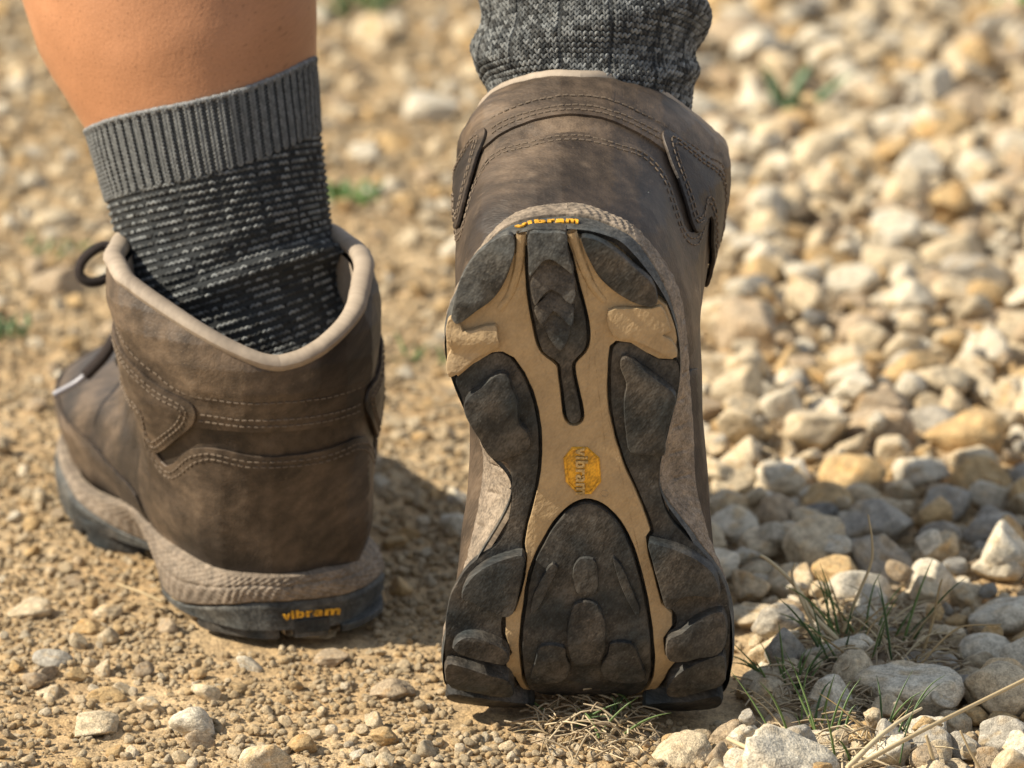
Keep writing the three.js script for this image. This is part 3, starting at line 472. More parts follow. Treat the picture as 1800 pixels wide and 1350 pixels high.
    for (const [su, sh, sl] of slits) { const d = ((u - su + 10) % 20 + 20) % 20 - 10; if (Math.abs(d) < 0.2 && Math.abs(h - sh) < 5) off -= 0.85 * Math.exp(-Math.pow((d * 25 - (h - sh) * 0.18 * Math.sign(sl)) / 0.7, 2)) * smooth(4.4, 3.4, Math.abs(h - sh)); }
    if (v > 0.97) off -= 3.6; if (v < 0.02) off -= 2.5;
    return wallPoint(u, h, off + 0.2 * noise(u * 6, h * 0.4, 3));
  }, TAUPE), M.taupe, root);
  // raised word on the back of the heel
  const heelText = put('lettering', geoFrom(text(3.3, 0.55), (x, y, z) => {
    const u = (x * flip) / 15 - 0.25, q = wallPoint(u, 11.2 + y * 0.95 - 0.012 * x * x + (mirror ? 0 : 0), 0.35 + z); return q;
  }, null), M.yellow, root);
  heelText.userData.label = 'raised yellow lettering on the back of the heel';

  // -- leather upper, sewn-on panels, stitching, padded collar
  const NS = 220, NV = 84;
  put('upper', strip(NS, NV, (u, v) => shellPoint(u, lerp(15, topAt(u) - 1, v), 0), LEATHER), M.leather, root);
  const panel = (name, outlineUH, off, thick) => {                        // sewn-on leather piece, outline in (u, h)
    const v = points(outlineUH.map((x, i) => i % 2 ? x : x * 16), true);
    return put(name, geoFrom(slab(shape(v), 0, thick, 0.45, 3.4), (x, y, z) => shellPoint(x / 16, y, off + thick - z), p => LEATHER([p[0] + 0.7, p[1], p[2]]), 0.7), M.leather, root);
  };
  const side = (s, a) => a.map((x, i) => i % 2 ? x : x * s);
  const counterHalf = [0, 80.5, 0.9, 80.5, 1.75, 83, 2.2, 80.5, 2.72, 69, 3.1, 76, 3.45, 90, 3.72, 95, 3.84, 88, 3.8, 66, 3.72, 45, 3.66, 26, 3.4, 23, 2.0, 23, 0.8, 23];
  const other = []; for (let i = counterHalf.length - 2; i >= 2; i -= 2) other.push(-counterHalf[i], counterHalf[i + 1]);
  panel('heel_counter', [...counterHalf, 0, 23, ...other], 0.1, 1.3);
  const ankle = [1.98, 99, 2.03, 94.5, 2.4, 85, 2.86, 75, 3.05, 74.5, 3.3, 80, 3.7, 91, 4.4, 92, 5.4, 96, 6.6, 102, 6.8, 112, 6.6, 122, 5.4, 121, 4.2, 118.5, 3.3, 114, 2.6, 107, 2.1, 103];
  for (const s of [1, -1]) { panel('ankle_panel', side(s, ankle), 1.0, 1.5); panel('mudguard', side(s, [4.0, 24, 4.05, 42, 5, 43, 6.5, 43, 8, 43, 9.1, 42, 9.85, 41, 9.85, 19, 8, 19, 6, 21]), 0.1, 1.2); }
  // collar piece: everything above its lower edge at the back, tucked under the ankle panels at the sides
  const low = u => { const f = Math.abs(u); return 91.5 + (f > 2 ? 22 * smooth(2, 3.6, f) : 0); };
  const collarGeo = gridGeo(200, 36, (a, v) => { const u = lerp(-6.6, 6.6, a), lo = low(u), hi = topAt(u) - 0.5, h = v < 0.04 ? lo : lerp(lo, hi, (v - 0.03) / 0.97); const pad = 2.2 * smooth(lo + 10, lo + 22, h) * smooth(hi + 5, hi - 6, h) - 0.55 * Math.exp(-Math.pow((h - lo - 12.5) / 1.0, 2)); return V(...shellPoint(u, h, v < 0.015 ? -0.2 : 1.1 + pad)); });
  put('collar_panel', geoFrom(collarGeo, (x, y, z) => [x, y, z], p => LEATHER([p[0] + 0.3, p[1], p[2]]), 0.9), M.leather, root);
  const rimPoint = (u, a) => { const c = shellPoint(u, topAt(u) + 0.6, -0.4), e = shellPoint(u, topAt(u) + 0.6, 0.6), n = [e[0] - c[0], e[1] - c[1]], l = Math.hypot(...n), r = 4.3; return [c[0] + n[0] / l * Math.cos(a) * r, c[1] + n[1] / l * Math.cos(a) * r, c[2] + Math.sin(a) * 3.4]; };
  put('collar_rim', strip(200, 14, (u, v) => rimPoint(u, v * 6.2832), LINING), M.lining, root);
  put('lining', strip(120, 30, (u, v) => { const h = lerp(topAt(u) - 2, 62, v), o = -5.4 - 3.2 * Math.sin(Math.PI * clamp(v * 1.2)); return shellPoint(u, h, o); }, LINING), M.lining, root);
  const bits = [], one = new THREE.CapsuleGeometry(0.34, 1.5, 2, 5);
  const sew = (line, off, gap = 2.7) => {                                 // single stitches along a line in (u, h)
    const c = new THREE.CatmullRomCurve3(points(line, false), false, 'centripetal'), n = 300, ps = []; for (let i = 0; i <= n; i++) { const q = c.getPoint(i / n); ps.push([V(...shellPoint(q.x, q.y, off)), q]); }
    let acc = 0; for (let i = 1; i <= n; i++) { acc += ps[i][0].distanceTo(ps[i - 1][0]); if (acc > gap) { acc = 0; const d = ps[i][0].clone().sub(ps[i - 1][0]).normalize(), m = new THREE.Matrix4().makeRotationFromQuaternion(new THREE.Quaternion().setFromUnitVectors(V(0, 1, 0), d)); m.setPosition(ps[i][0]); bits.push(one.clone().applyMatrix4(m)); } }
  };
  const across = (a, off) => { const r = []; for (let i = a.length - 2; i >= 2; i -= 2) r.push(-a[i], a[i + 1]); sew([...r, ...a], off); };
  across([0, 78, 0.9, 78, 1.75, 80.4, 2.1, 78.5, 2.7, 66.5, 3.15, 74, 3.5, 88], 1.55); across([0, 75.6, 0.9, 75.6, 1.72, 78, 2.0, 76.5, 2.68, 64, 3.2, 72, 3.56, 86], 1.55);
  across([0, 94, 1, 94, 1.95, 95], 1.35); across([0, 96.8, 1, 96.8, 1.95, 98], 1.35); across([0, 104, 1, 104, 2, 105.5, 2.8, 113, 3.8, 122, 5, 128], 1.3);
  for (const s of [1, -1]) for (const d of [0, 2.4]) sew(side(s, [6.4, 119.5 - d, 5.4, 118.6 - d, 4.2, 116 - d, 3.35, 111.6 - d, 2.68, 105 - d, 2.22 + d * 0.03, 101 - d * 0.6, 2.2 + d * 0.04, 95.5, 2.55 + d * 0.035, 85.5 + d * 0.3, 2.95 + d * 0.02, 77.5 + d, 3.2 - d * 0.01, 82 + d, 3.6, 93.6 + d, 4.4, 94.6 + d, 5.4, 98.6 + d]), 2.75);
  tag(put('stitching', geoFrom(mergeGeometries(bits), (x, y, z) => [x, y, z], null), M.thread, root), null, null, null, 'stuff');
  // tongue, hooks and laces at the front of the shaft
  put('tongue', geoFrom(gridGeo(24, 40, (a, b) => V(...shellPoint(lerp(8.9, 11.1, a), lerp(72, 168, b) > 150 ? 150 : lerp(72, 168, b), 2.5 + (lerp(72, 168, b) > 150 ? 0 : 0))).add(V(0, 0, Math.max(0, lerp(72, 168, b) - 150)))), (x, y, z) => [x, y, z], LEATHER), M.leather, root);
  const tubeIn = (name, pts, r, m, parent = root) => put(name, geoFrom(new THREE.TubeGeometry(new THREE.CatmullRomCurve3(pts.map(p => V(...p))), 40, r, 7), (x, y, z) => [x, y, z], null, 1), m, parent);
  for (let k = 0; k < 6; k++) { const h = 80 + k * 12; tubeIn('lace', [shellPoint(8.4, h, 3.5), shellPoint(9.2, h + 3, 5.5), shellPoint(10, h + 5, 6.5), shellPoint(10.8, h + 8, 5.5), shellPoint(11.6, h + 11, 3.5)], 1.7, M.lace); for (const u of [8.3, 11.7]) put('lace_hook', geoFrom(new THREE.TorusGeometry(3, 1.2, 6, 12), (x, y, z) => { const c = shellPoint(u, h, 3); return [c[0] + x, c[1] + z, c[2] + y]; }, null), M.metal, root); }
  return { root, W, geoFrom, put };
}
const YAW_R = 3.5 * Math.PI / 180, PITCH = 83 * Math.PI / 180, BEND = 50, S1 = 180, F0 = 14.6;
const RF = V(Math.sin(YAW_R), 0, -Math.cos(YAW_R)), RT = V(Math.cos(YAW_R), 0, Math.sin(YAW_R));
makeBoot({ mirror: false, origin: V(0, 0, 0), label: 'raised brown leather hiking boot showing its black and tan lugged sole',
  place: (t, s, h) => {                                                   // standing on its bent toes, the heel lifted
    let f, u, th;
    if (s < S1) { th = PITCH; f = F0 - BEND * Math.sin(PITCH) - (S1 - s) * Math.cos(PITCH); u = BEND - BEND * Math.cos(PITCH) + (S1 - s) * Math.sin(PITCH); }
    else { th = PITCH - (s - S1) / BEND; if (th >= 0) { f = F0 - BEND * Math.sin(th); u = BEND - BEND * Math.cos(th); } else { f = F0 - th * BEND; u = 0; th = 0; } }
    const bent = smooth(90, 165, s), cap = lerp(66, 42, smooth(150, 230, s)), hh = lerp(h, cap * (1 - Math.exp(-h / cap)), bent * smooth(12, 40, h));
    return V(0, 0, 0).addScaledVector(RT, t / 1000).addScaledVector(RF, (f + hh * Math.sin(th)) / 1000).add(V(0, (u + hh * Math.cos(th)) / 1000 + 0.0015, 0));
  } });
const LF = V(-Math.sin(LEFT_YAW), 0, -Math.cos(LEFT_YAW)), LT = V(Math.cos(LEFT_YAW), 0, -Math.sin(LEFT_YAW));
const leftBoot = makeBoot({ mirror: true, origin: LEFT_HEEL, label: 'brown leather hiking boot planted flat on the sandy path',
  place: (t, s, h) => LEFT_HEEL.clone().addScaledVector(LT, (t - 6 - 0.075 * h) / 1000).addScaledVector(LF, (s - 12) / 1000).add(V(0, (h + 0.0011 * Math.pow(Math.max(0, s - 200), 2) + 0.02 * Math.max(0, 16 - s)) / 1000 + 0.0018, 0)) });
{ // bow loop and loose lace end hanging on the outer side of the planted boot
  const P = (X, Y, z) => atZ(X, Y, z).sub(LEFT_HEEL);
  const tube = (name, pts, r, m, parent) => put(name, new THREE.TubeGeometry(new THREE.CatmullRomCurve3(pts), 60, r, 8), m, parent);
  tube('lace_loop', [P(225, 470, -0.205), P(200, 445, -0.208), P(186, 432, -0.21), P(165, 440, -0.208), P(143, 462, -0.205), P(140, 484, -0.203), P(160, 496, -0.203), P(185, 490, -0.206), P(215, 470, -0.21)], 0.0022, M.lace, leftBoot.root);
  const end = tube('lace_end', [P(240, 520, -0.208), P(222, 552, -0.206), P(204, 590, -0.204), P(182, 626, -0.203), P(150, 660, -0.203)], 0.0026, M.lace, leftBoot.root);
  tube('lace_tip', [P(150, 660, -0.203), P(135, 672, -0.203), P(95, 694, -0.203)], 0.0014, M.aglet, end);
}

// ---------------------------------------------------------------- stones
const TONES = {
  white: [0.71, 0.63, 0.49], cream: [0.64, 0.52, 0.35], ochre: [0.58, 0.40, 0.195], tan: [0.48, 0.37, 0.245], grey: [0.42, 0.38, 0.315], slate: [0.29, 0.275, 0.245],
};
const WORD = { white: 'chalky white', cream: 'cream', ochre: 'ochre yellow', tan: 'tan brown', grey: 'pale grey', slate: 'dark grey' };
const stoneMats = {};
for (const k in TONES) stoneMats[k] = mat({ color: new THREE.Color(...TONES[k]), roughness: 0.95, map: withRepeat(speckTex, 1), bumpMap: withRepeat(grainTex, 1), bumpScale: 0.0003 });
M.gravel = mat({ roughness: 0.95, map: withRepeat(speckTex, 1), bumpMap: withRepeat(grainTex, 1), bumpScale: 0.00025 });
/** a broken piece of limestone: random planes round a ball, softened where they meet; radius about 1 */
function rockGeo(detail, planes, soft, rough, stain = 1) {
  const g = mergeVertices(new THREE.IcosahedronGeometry(1, detail).deleteAttribute('uv').deleteAttribute('normal'), 1e-4), p = g.attributes.position, col = [], uv = [];
  const n = []; for (let i = 0; i < planes; i++) n.push([V(R(-1, 1), R(-1, 1), R(-1, 1)).normalize(), R(0.56, 0.98)]);
  const o = R(0, 50), d = V(), st = [R(0.2, 1), R(0.3, 0.9)];
  for (let i = 0; i < p.count; i++) {
    d.fromBufferAttribute(p, i).normalize();
    let s = Math.exp(-soft * 1.12); for (const [m, r] of n) { const c = m.dot(d); if (c > 0.05) s += Math.exp(-soft * Math.min(3, r / c)); }
    let r = -Math.log(s) / soft;
    r *= 1 + rough * fbm(d.x * 2.2 + o, d.y * 2.2, d.z * 2.2, 4) + rough * 0.25 * noise(d.x * 13 + o, d.y * 13, d.z * 13);
    p.setXYZ(i, d.x * r, d.y * r, d.z * r);
    const f = smooth(0.0, 0.35, fbm(d.x * 1.6 + o, d.y * 1.6 + 3, d.z * 1.6, 4)) * stain, w = smooth(0.1, 0.3, fbm(d.x * 4 + o, d.y * 4 + 9, d.z * 4, 3)), v = 1 + 0.22 * fbm(d.x * 9 + o, d.y * 9, d.z * 9, 2);
    const c = mix3(mix3([1, 1, 1], [1.0, 0.84, 0.62], f * st[0]), [1.12, 1.12, 1.12], w * 0.6 * st[1]);
    col.push(c[0] * v, c[1] * v, c[2] * v);
    uv.push(Math.atan2(d.z, d.x) / 6.2832 * 2 + d.y * 0.5, d.y * 0.8 + d.x * 0.3);
  }
  g.setAttribute('color', new THREE.Float32BufferAttribute(col, 3)); g.setAttribute('uv', new THREE.Float32BufferAttribute(uv, 2));
  g.computeVertexNormals();
  const q = g.toNonIndexed(), P = q.attributes.position, N = q.attributes.normal, U = q.attributes.uv, k = R(0, 9);   // grain laid on from the side each face looks to
  for (let i = 0; i < P.count; i += 3) {
    const a = [0, 1, 2].map(c => Math.abs(N.getComponent(i, c) + N.getComponent(i + 1, c) + N.getComponent(i + 2, c))), ax = a[0] > a[1] && a[0] > a[2] ? 0 : a[1] > a[2] ? 1 : 2;
    for (let j = i; j < i + 3; j++) U.setXY(j, P.getComponent(j, (ax + 1) % 3) * 0.22 + k, P.getComponent(j, (ax + 2) % 3) * 0.22 + ax * 0.37);
  }
  return q;
}
seed = 41;
const rocks = []; for (let i = 0; i < 16; i++) rocks.push(rockGeo(8, 7 + Math.floor(R(0, 6)), R(14, 40), R(0.08, 0.18)));
const rounded = []; for (let i = 0; i < 4; i++) rounded.push(rockGeo(8, 6, 5.5, 0.12));
const chips = []; for (let i = 0; i < 6; i++) chips.push(rockGeo(3, 7 + Math.floor(R(0, 4)), 16, 0.14, 0.5));
const crumbs = []; for (let i = 0; i < 4; i++) crumbs.push(rockGeo(2, 8, 30, 0.22, 0));

// loose packing: [x, z, radius] on a hash grid, big ones first
const cell = 0.012, grid = new Map();
const near = (x, z, r, k) => {
  const n = Math.ceil((r + 0.02) / cell), cx = Math.floor(x / cell), cz = Math.floor(z / cell);
  for (let i = -n; i <= n; i++) for (let j = -n; j <= n; j++) for (const s of grid.get((cx + i) * 10007 + cz + j) || []) if (Math.hypot(s.x - x, s.z - z) < k * (s.r + r)) return true;
  return false;
};
const keep = s => { const k = Math.floor(s.x / cell) * 10007 + Math.floor(s.z / cell); grid.has(k) ? grid.get(k).push(s) : grid.set(k, [s]); };
const underBoot = (x, z, r, w = 0.056) => {
  const q = V(x, 0, z).sub(LEFT_HEEL), a = q.dot(LF), b = q.dot(LT);
  if (a > -0.012 - r && a < 0.30 + r && Math.abs(b + 0.004) < w + r * 0.6) return true;
  return Math.abs(x - 0.003) < 0.062 + r * 0.6 && z < 0.022 + r && z > -0.115 - r;
};
const stones = [], toneOf = s => { const t = rnd(); return s > 0.5 ? (t < 0.24 ? 'white' : t < 0.62 ? 'cream' : t < 0.80 ? 'ochre' : t < 0.92 ? 'tan' : t < 0.98 ? 'grey' : 'slate') : (t < 0.22 ? 'white' : t < 0.68 ? 'cream' : t < 0.9 ? 'ochre' : 'tan'); };
// stones one can pick out: photo place of the foot of each, width in px, tone, flatness, label
const HERO = [
  [165, 1290, 108, 'cream', 0.42, 'flat knobbly cream stone lying on bare sand in front of the planted boot'],
  [331, 1288, 92, 'white', 0.68, 'rounded white stone on the sand next to a flat knobbly one'],
  [92, 1170, 66, 'grey', 0.5, 'small grey angular stone alone on the sandy path'],
  [466, 1352, 84, 'cream', 0.9, 'pointed cream stone at the edge of the fine gravel'],
  [552, 1118, 78, 'cream', 0.36, 'flat cream stone pressed against the rear edge of the planted boot'],
  [582, 1166, 62, 'tan', 0.55, 'tan block just behind the heel of the planted boot'],
  [45, 1082, 86, 'cream', 0.4, 'pale flat stone half sunk in the sandy path beside the boot toe'],
  [293, 1112, 40, 'tan', 0.8, 'small brown stone touching the corner of the planted heel'],
  [687, 1228, 76, 'tan', 0.5, 'wedge shaped tan stone between the two boots'],
  [1698, 800, 148, 'ochre', 0.66, 'large ochre yellow boulder in the sunlit stones'],
  [1662, 915, 108, 'grey', 0.62, 'grey egg shaped stone in the leg shadow'],
  [1752, 965, 112, 'grey', 0.55, 'long grey stone lying beside an egg shaped one'],
  [1535, 970, 132, 'grey', 0.72, 'big pale grey stone in the leg shadow'],
  [1322, 1108, 98, 'cream', 0.5, 'sunlit cream slab touching the raised boot'],
  [1768, 1120, 118, 'white', 0.72, 'white block beyond the dry grass clump'],
  [1376, 1305, 82, 'tan', 0.85, 'round brown stone in front of the small green tuft'],
  [1764, 1325, 100, 'grey', 0.72, 'coarse grey stone at the foot of the long straw'],
  [1600, 560, 84, 'white', 0.95, 'squarish white stone out of focus in the gravel'],
  [1497, 515, 100, 'white', 0.6, 'bright white split stone out of focus in the gravel'],
  [1725, 505, 124, 'grey', 0.62, 'large pale stone beside the green leaf'],
  [1502, 850, 110, 'ochre', 0.6, 'knobbly yellowish rock in the sunlit stones'],
  [1622, 850, 96, 'white', 0.8, 'white lump leaning on an ochre rock'],
  [1330, 1040, 52, 'white', 0.7, 'smooth whitish pebble close beside the raised boot'],
  [1620, 1195, 120, 'grey', 0.5, 'broad grey slab beside the dry grass clump'],
  [95, 520, 90, 'tan', 0.75, 'tan rock out of focus beyond the lace of the planted boot'],
  [752, 205, 110, 'white', 0.6, 'pale rock out of focus between the two legs'],
  [55, 930, 44, 'ochre', 0.6, 'rusty brown stone next to the toe of the planted boot'],
];
for (const [X, Y, w, tone, flat, label] of HERO) {
  const g = onGround(X, Y), z = toPhoto(g)[2], r = w / 2 * z / DIST / PX; g.z -= r * 0.75;
  const s = { x: g.x, z: g.z, r, y: groundY(g.x, g.z) + r * flat * 0.5, flat, tone, label, hero: true, lod: 0 }; stones.push(s); keep({ x: s.x, z: s.z, r: s.r * 1.3 });
}
const X0 = -0.46, X1 = 0.42, Z0 = -1.5, Z1 = 0.11;
const scatter = (n, ra, rb, dens, k, lift, list) => {
  for (let i = 0; i < n; i++) {
    const x = R(X0, X1), z = R(Z0, Z1), r = ra * Math.pow(rb / ra, Math.pow(rnd(), 1.4)), p = dens(x, z);
    if (rnd() > p || underBoot(x, z, r) || near(x, z, r, k)) continue;
    const flat = R(0.5, 0.95), s = { x, z, r, flat, tone: toneOf(stony(x, z)), y: groundY(x, z) + r * flat * lerp(0.1, 0.6, rnd()) + lift(r) };
    keep(s); list.push(s);
  }
};
const S = stony, path = (x, z) => 1 - stony(x, z);
scatter(9000, 0.010, 0.019, (x, z) => S(x, z) * 0.7 * (0.4 + 1.2 * clamp(0.5 + fbm(x * 4, z * 4, 8))), 0.86, r => 0.002, stones);
scatter(26000, 0.0065, 0.0105, (x, z) => S(x, z), 0.84, r => 0.002, stones);
scatter(1500, 0.006, 0.014, (x, z) => path(x, z) * (0.06 + 0.22 * smooth(-0.25, -0.9, z)), 1.1, r => -0.2 * r, stones);
scatter(40000, 0.0036, 0.0062, (x, z) => Math.max(S(x, z), 0.035 + 0.1 * smooth(-0.3, -0.8, z)), 0.82, r => 0.001, stones);
const small = [];
scatter(90000, 0.0018, 0.0034, (x, z) => Math.max(0.9 * S(x, z), 0.07 + 0.4 * smooth(-0.06, 0.05, z) * smooth(-0.2, 0.02, x)), 0.8, r => 0.0006, small);
// a second, loose layer on top of the pile
grid.clear(); const upper = [];
for (const s of stones) if (s.hero) keep({ x: s.x, z: s.z, r: s.r * 1.2 });
scatter(6000, 0.0065, 0.0125, (x, z) => S(x, z) * 0.45, 1.35, r => 0.0085, upper);
scatter(5000, 0.0035, 0.006, (x, z) => S(x, z) * 0.5, 1.2, r => 0.0095, upper);
stones.push(...upper);

const hidden = (X, Y) => (X > 800 && X < 1255 && Y < 1225) || (X > 130 && X < 665 && Y > 120 && Y < 1100) || (X > 90 && X < 540 && Y <= 120);
for (const s of stones) { const [X, Y, z] = toPhoto(V(s.x, s.y, s.z)); s.size = s.r / z; s.shown = X > -30 && X < 1830 && Y > -30 && Y < 1380 && !hidden(X, Y); if (s.hero) s.size += 1; }
const visible = stones.filter(s => s.shown).sort((a, b) => b.size - a.size), single = new Set(visible.slice(0, 300));
const turn = new THREE.Quaternion(), eu = new THREE.Euler(), m4 = new THREE.Matrix4();
const pose = s => { eu.set(R(-0.5, 0.5), R(0, 6.283), R(-0.5, 0.5)); turn.setFromEuler(eu); return [V(s.x, s.y, s.z), turn.clone(), V(s.r * R(0.92, 1.18), s.r * s.flat, s.r * R(0.72, 0.95))]; };
let pick = 0;
for (const s of single) {
  const o = put('limestone_rock', /round|smooth|egg|pebble/.test(s.label || '') ? rounded[pick++ % 4] : rocks[pick++ % rocks.length], stoneMats[s.tone]), [p, q, k] = pose(s);
  if (s.hero) { q.setFromEuler(eu.set(R(-0.12, 0.12), R(-0.5, 0.5), R(-0.12, 0.12))); k.set(s.r * 1.05, s.r * s.flat * 1.05, s.r * 0.85); }
  o.position.copy(p); o.quaternion.copy(q); o.scale.copy(k);
  if (s.label) { tag(o, s.label, 'stone', 'stones that stand out'); continue; }
  const big = s.r > 0.0115 ? 'large ' : s.r > 0.009 ? '' : 'small ', form = s.flat < 0.62 ? 'flat ' : s.flat < 0.8 ? 'angular ' : 'blocky ', where = S(s.x, s.z) > 0.5 ? (s.z > -0.02 ? 'in the stones in front of the dry clump' : s.z > -0.12 ? 'in the stones around the dry clump' : s.z > -0.29 ? 'in the stones crossed by the leg shadow' : s.z > -0.5 ? 'in the sunlit stones just beyond the leg shadow' : s.z > -0.8 ? 'in the softly blurred stones level with the boot collars' : 'in the strongly blurred stones far back') : s.z > -0.1 ? 'on the sand in front of the planted boot' : 'on the path behind the planted boot';
  const label = `${big}${form}${WORD[s.tone]} rock ${where}`;
  tag(o, label, 'stone', label.replace(' rock ', ' rocks '));
}
function mass(name, label, list, shapes, tint) {                          // the uncounted rest
  const root = new THREE.Group(); root.name = name; scene.add(root); tag(root, label, 'gravel', null, 'stuff');
  const c = new THREE.Color();
  shapes.forEach((g, k) => {
    const mine = list.filter((s, i) => i % shapes.length === k), o = new THREE.InstancedMesh(g, M.gravel, mine.length);
    o.name = 'gravel_pieces'; o.castShadow = o.receiveShadow = true; tag(o, null, null, null, 'stuff');
    mine.forEach((s, i) => { o.setMatrixAt(i, m4.compose(...pose(s))); const t = tint(s), v = R(0.8, 1.15); o.setColorAt(i, c.setRGB(t[0] * v, t[1] * v, t[2] * v)); });
    root.add(o);
  });
}
mass('gravel', 'loose cream and grey limestone gravel beside the path', stones.filter(s => !single.has(s)), rocks.slice(0, 8), s => TONES[s.tone]);
mass('fine_gravel', 'fine limestone chips between the stones', small, chips, s => mix3(TONES[s.tone], [0.62, 0.46, 0.27], 0.35));
const crumbList = [];
for (let i = 0; i < 150000; i++) {
  const x = R(X0, 0.2), z = R(Z0, Z1), r = 0.0006 * Math.pow(3.6, Math.pow(rnd(), 1.6)), c = clamp(0.7 + 1.1 * fbm(x * 16, z * 16, 12));
  if (rnd() > c * (0.25 + 0.75 * path(x, z)) || underBoot(x, z, -0.012, 0.040)) continue;
  crumbList.push({ x, z, r, flat: R(0.6, 1), y: groundY(x, z) + r * R(0, 0.6) });
}
mass('soil_crumbs', 'crumbs of ochre soil and grit on the sandy path', crumbList, crumbs, () => mix3([0.57, 0.395, 0.20], [0.70, 0.56, 0.37], rnd()));

// ---------------------------------------------------------------- grass, straw and leaves
seed = 77;
const leafMat = (r, g, b) => new THREE.MeshPhysicalMaterial({ color: new THREE.Color(r, g, b), roughness: 0.7, transmission: 0.25, thickness: 0 });
const GREEN = [leafMat(0.075, 0.145, 0.02), leafMat(0.12, 0.19, 0.035), leafMat(0.05, 0.105, 0.02)], STRAW = [0, 1, 2].map(i => new THREE.MeshStandardMaterial({ color: new THREE.Color(0.50 - 0.09 * i, 0.40 - 0.09 * i, 0.24 - 0.07 * i), roughness: 0.8 }));
function bladeGeo(p, dir, len, r, droop) {
  const d = dir.clone().normalize(), q = [0, 0.35, 0.7, 1].map(f => p.clone().addScaledVector(d, len * f).add(V(0, -droop * len * f * f, 0)).add(V(droop * len * 0.25 * f * f * Math.sign(d.x || 1), 0, 0)));
  return stalkGeo(q, f => r * (1 - 0.92 * f * f), 4, 9, 0.35);
}
function tuft(label, X, Y, blades, h0, h1, spread, straws, radius, extra = {}) {
  const root = new THREE.Group(); root.name = numbered('grass_tuft'); const g = onGround(X, Y); g.y = groundY(g.x, g.z); root.position.copy(g); scene.add(root);
  tag(root, label, 'grass', extra.group);
  const foot = () => V(R(-1, 1) * radius, 0, R(-1, 1) * radius);
  const lean = f => V(f.x / radius * 0.4 + R(-1, 1) * spread, 1, f.z / radius * 0.3 + R(-1, 1) * spread);
  for (let i = 0; i < blades; i++) { const f = foot(); f.y = (extra.lift || 0.004); put('blade', bladeGeo(f, lean(f), R(h0, h1), (extra.w || 0.0005) * R(0.7, 1.2), R(0.05, 0.45)), (extra.m || GREEN)[i % 3], root); }
  for (let i = 0; i < straws; i++) { const f = foot(); f.y = (extra.lift || 0.004); put('dry_blade', bladeGeo(f, lean(f).add(V(R(-0.6, 0.6), -0.35, R(-0.6, 0.6))), R(h0, h1) * 0.8, 0.00045 * R(0.7, 1.2), R(0.1, 0.7)), STRAW[i % 3], root); }
  return root;
}
function thatch(X, Y, rx, rz, n, y0 = 0.004) {                            // matted dead grass at the foot of a clump: nobody could count it
  const g = onGround(X, Y), list = [];
  for (let i = 0; i < n; i++) {
    const a = R(0, 6.283), q = Math.sqrt(rnd()), p = V(g.x + Math.cos(a) * q * rx, 0, g.z + Math.sin(a) * q * rz); p.y = groundY(p.x, p.z) + y0 + R(0, 0.010) * (1 - q * q);
    const l = R(0.006, 0.020), b = R(0, 6.283), d = V(Math.cos(b), R(-0.2, 0.5), Math.sin(b)), c = mix3([0.20, 0.14, 0.08], [0.55, 0.44, 0.28], rnd());
    list.push(stalkGeo([p.clone().addScaledVector(d, -l / 2), p.clone().add(V(0, R(0, 0.003), 0)), p.clone().addScaledVector(d, l / 2)], () => R(0.00022, 0.0005), 4, 4, 0.6, () => c));
  }
  const o = put('dry_grass', mergeGeometries(list), mat({ roughness: 0.9 })); tag(o, 'matted dead grass on the ground under a green tuft', 'dry grass', 'matted dead grass', 'stuff');
}
thatch(1530, 1175, 0.034, 0.07, 560, 0.006); thatch(1385, 1232, 0.016, 0.03, 120); thatch(1035, 1285, 0.026, 0.04, 160); thatch(1480, 1340, 0.03, 0.05, 120);
tuft('dry grass clump with a few long green blades in the sunlit stones', 1530, 1175, 30, 0.016, 0.050, 0.38, 44, 0.020, { lift: 0.010 });
tuft('small dark green grass tuft close to the raised boot', 1382, 1228, 20, 0.012, 0.032, 0.5, 5, 0.006, { w: 0.00055 });
tuft('sparse green blades among the stones in front of the dry clump', 1480, 1335, 22, 0.016, 0.044, 0.3, 8, 0.026);
tuft('flattened dark grass under the toe of the raised boot', 1035, 1282, 12, 0.012, 0.026, 1.2, 12, 0.018);
tuft('broad bluish green leaves out of focus beyond the raised boot', 1390, 205, 5, 0.028, 0.045, 0.55, 0, 0.009, { w: 0.0034, m: [leafMat(0.10, 0.2, 0.09), leafMat(0.12, 0.24, 0.11), leafMat(0.09, 0.19, 0.06)] });
tuft('bright green leaves by a large pale stone', 1790, 540, 5, 0.014, 0.024, 1.1, 2, 0.010, { w: 0.0026, m: [leafMat(0.08, 0.2, 0.02), leafMat(0.07, 0.17, 0.02), leafMat(0.09, 0.22, 0.03)] });
tuft('green leaf cluster far back in the stones', 1790, 45, 5, 0.02, 0.04, 1.3, 0, 0.012, { w: 0.004, m: [leafMat(0.1, 0.22, 0.02), leafMat(0.12, 0.24, 0.03), leafMat(0.08, 0.2, 0.02)] });
tuft('low green sprig behind the collar of the planted boot', 622, 362, 22, 0.008, 0.017, 1.3, 0, 0.012, { w: 0.0016, m: [leafMat(0.08, 0.2, 0.02), leafMat(0.10, 0.22, 0.03), leafMat(0.07, 0.16, 0.02)] });
tuft('blurred green plant far behind the bare leg', 622, 30, 26, 0.012, 0.026, 1.0, 8, 0.016, { w: 0.0017 });
tuft('faint olive sprig between the two boots', 742, 640, 10, 0.006, 0.013, 1.2, 6, 0.012, { w: 0.001 });
tuft('small green weed beside the path near the lace tip', 24, 590, 14, 0.008, 0.016, 1.3, 2, 0.010, { w: 0.0014 });
tuft('pale green weed on the path beyond the boot toe', 92, 450, 12, 0.006, 0.012, 1.4, 6, 0.013, { w: 0.0012 });
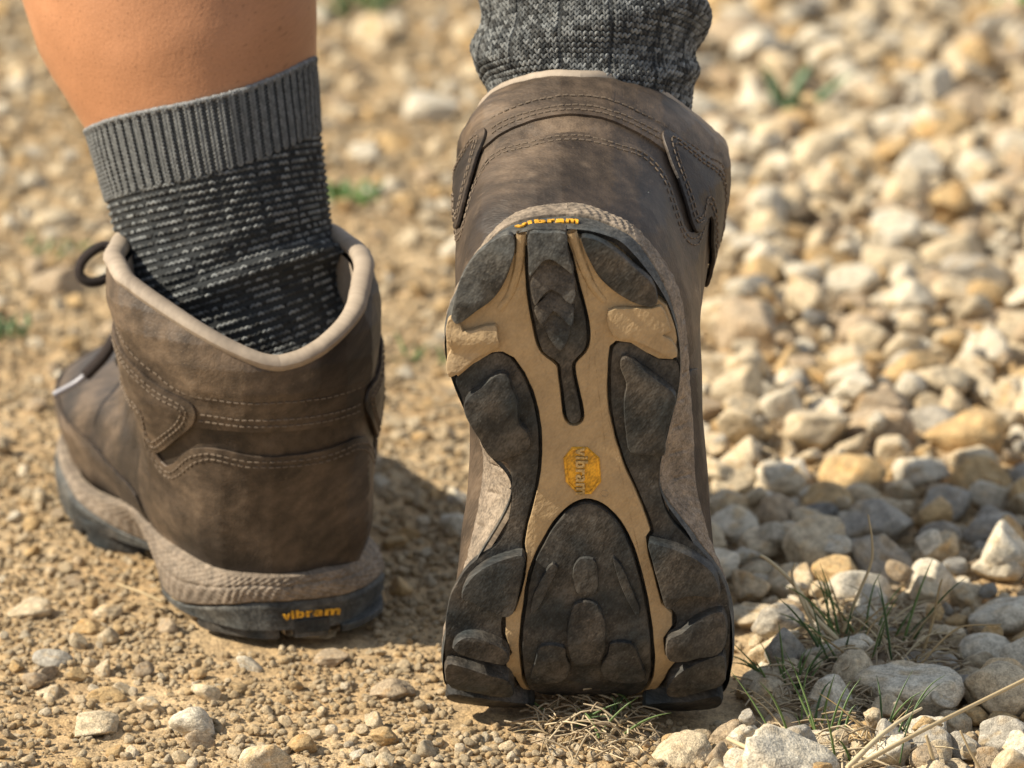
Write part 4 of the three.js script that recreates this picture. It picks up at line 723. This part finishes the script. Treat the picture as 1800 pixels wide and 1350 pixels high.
// single straws: photo points with the distance of each from the viewer's side (z)
function straw(label, pts, r0, r1, tone = 0) {
  const first = atZ(...pts[0]), o = put('dry_stem', stalkGeo(pts.map(p => atZ(...p).sub(first)), f => lerp(r0, r1, f), 6, 20), STRAW[tone]); o.position.copy(first);
  tag(o, label, 'straw'); return o;
}
straw('pale broken straw leaning left out of the dry clump', [[1472, 1124, -0.045], [1430, 1082, -0.045], [1398, 1030, -0.047], [1350, 984, -0.05], [1336, 976, -0.05]], 0.0011, 0.0006, 0);
straw('thin forked straw crossing the pale broken one', [[1440, 1122, -0.046], [1412, 1062, -0.045], [1392, 1010, -0.046], [1398, 990, -0.046]], 0.0008, 0.0004, 0);
straw('tall thin brown stem rising from the dry clump', [[1482, 1110, -0.05], [1508, 1046, -0.052], [1532, 986, -0.055], [1533, 950, -0.056], [1526, 905, -0.058]], 0.0008, 0.0003, 1);
straw('dry bent stem on the far side of the dry clump', [[1622, 1150, -0.045], [1640, 1090, -0.05], [1652, 1030, -0.052], [1656, 1018, -0.052]], 0.0007, 0.0003, 2);
straw('long straw lying slantwise across the grey stones', [[1500, 1350, 0.105], [1620, 1285, 0.08], [1730, 1230, 0.055], [1815, 1188, 0.04]], 0.0010, 0.0008, 1);
straw('thick straw pointing up to the dry clump', [[1490, 1350, 0.10], [1540, 1300, 0.085], [1590, 1262, 0.07], [1620, 1245, 0.062]], 0.0013, 0.0006, 0);
straw('bright cream straw with a frayed end at the foot of the brown stone', [[1278, 1298, 0.075], [1330, 1322, 0.085], [1400, 1352, 0.1]], 0.0008, 0.0013, 0);
straw('short reddish straw standing upright among the stones', [[1640, 1335, 0.085], [1634, 1312, 0.085], [1628, 1292, 0.085]], 0.0009, 0.0006, 1);
straw('thin reddish straw leaning against a grey stone', [[1725, 1355, 0.09], [1705, 1320, 0.09], [1688, 1284, 0.09]], 0.0006, 0.0004, 1);
straw('light twig on the sand by the rear corner of the planted boot', [[285, 1058, -0.115], [250, 1042, -0.12], [205, 1026, -0.13]], 0.0007, 0.0005, 1);
straw('thin grass stalk arching over the white block', [[1600, 1190, -0.02], [1660, 1122, -0.03], [1690, 1102, -0.035], [1760, 1098, -0.04]], 0.0005, 0.0003, 2);
renderer.render(scene, camera);
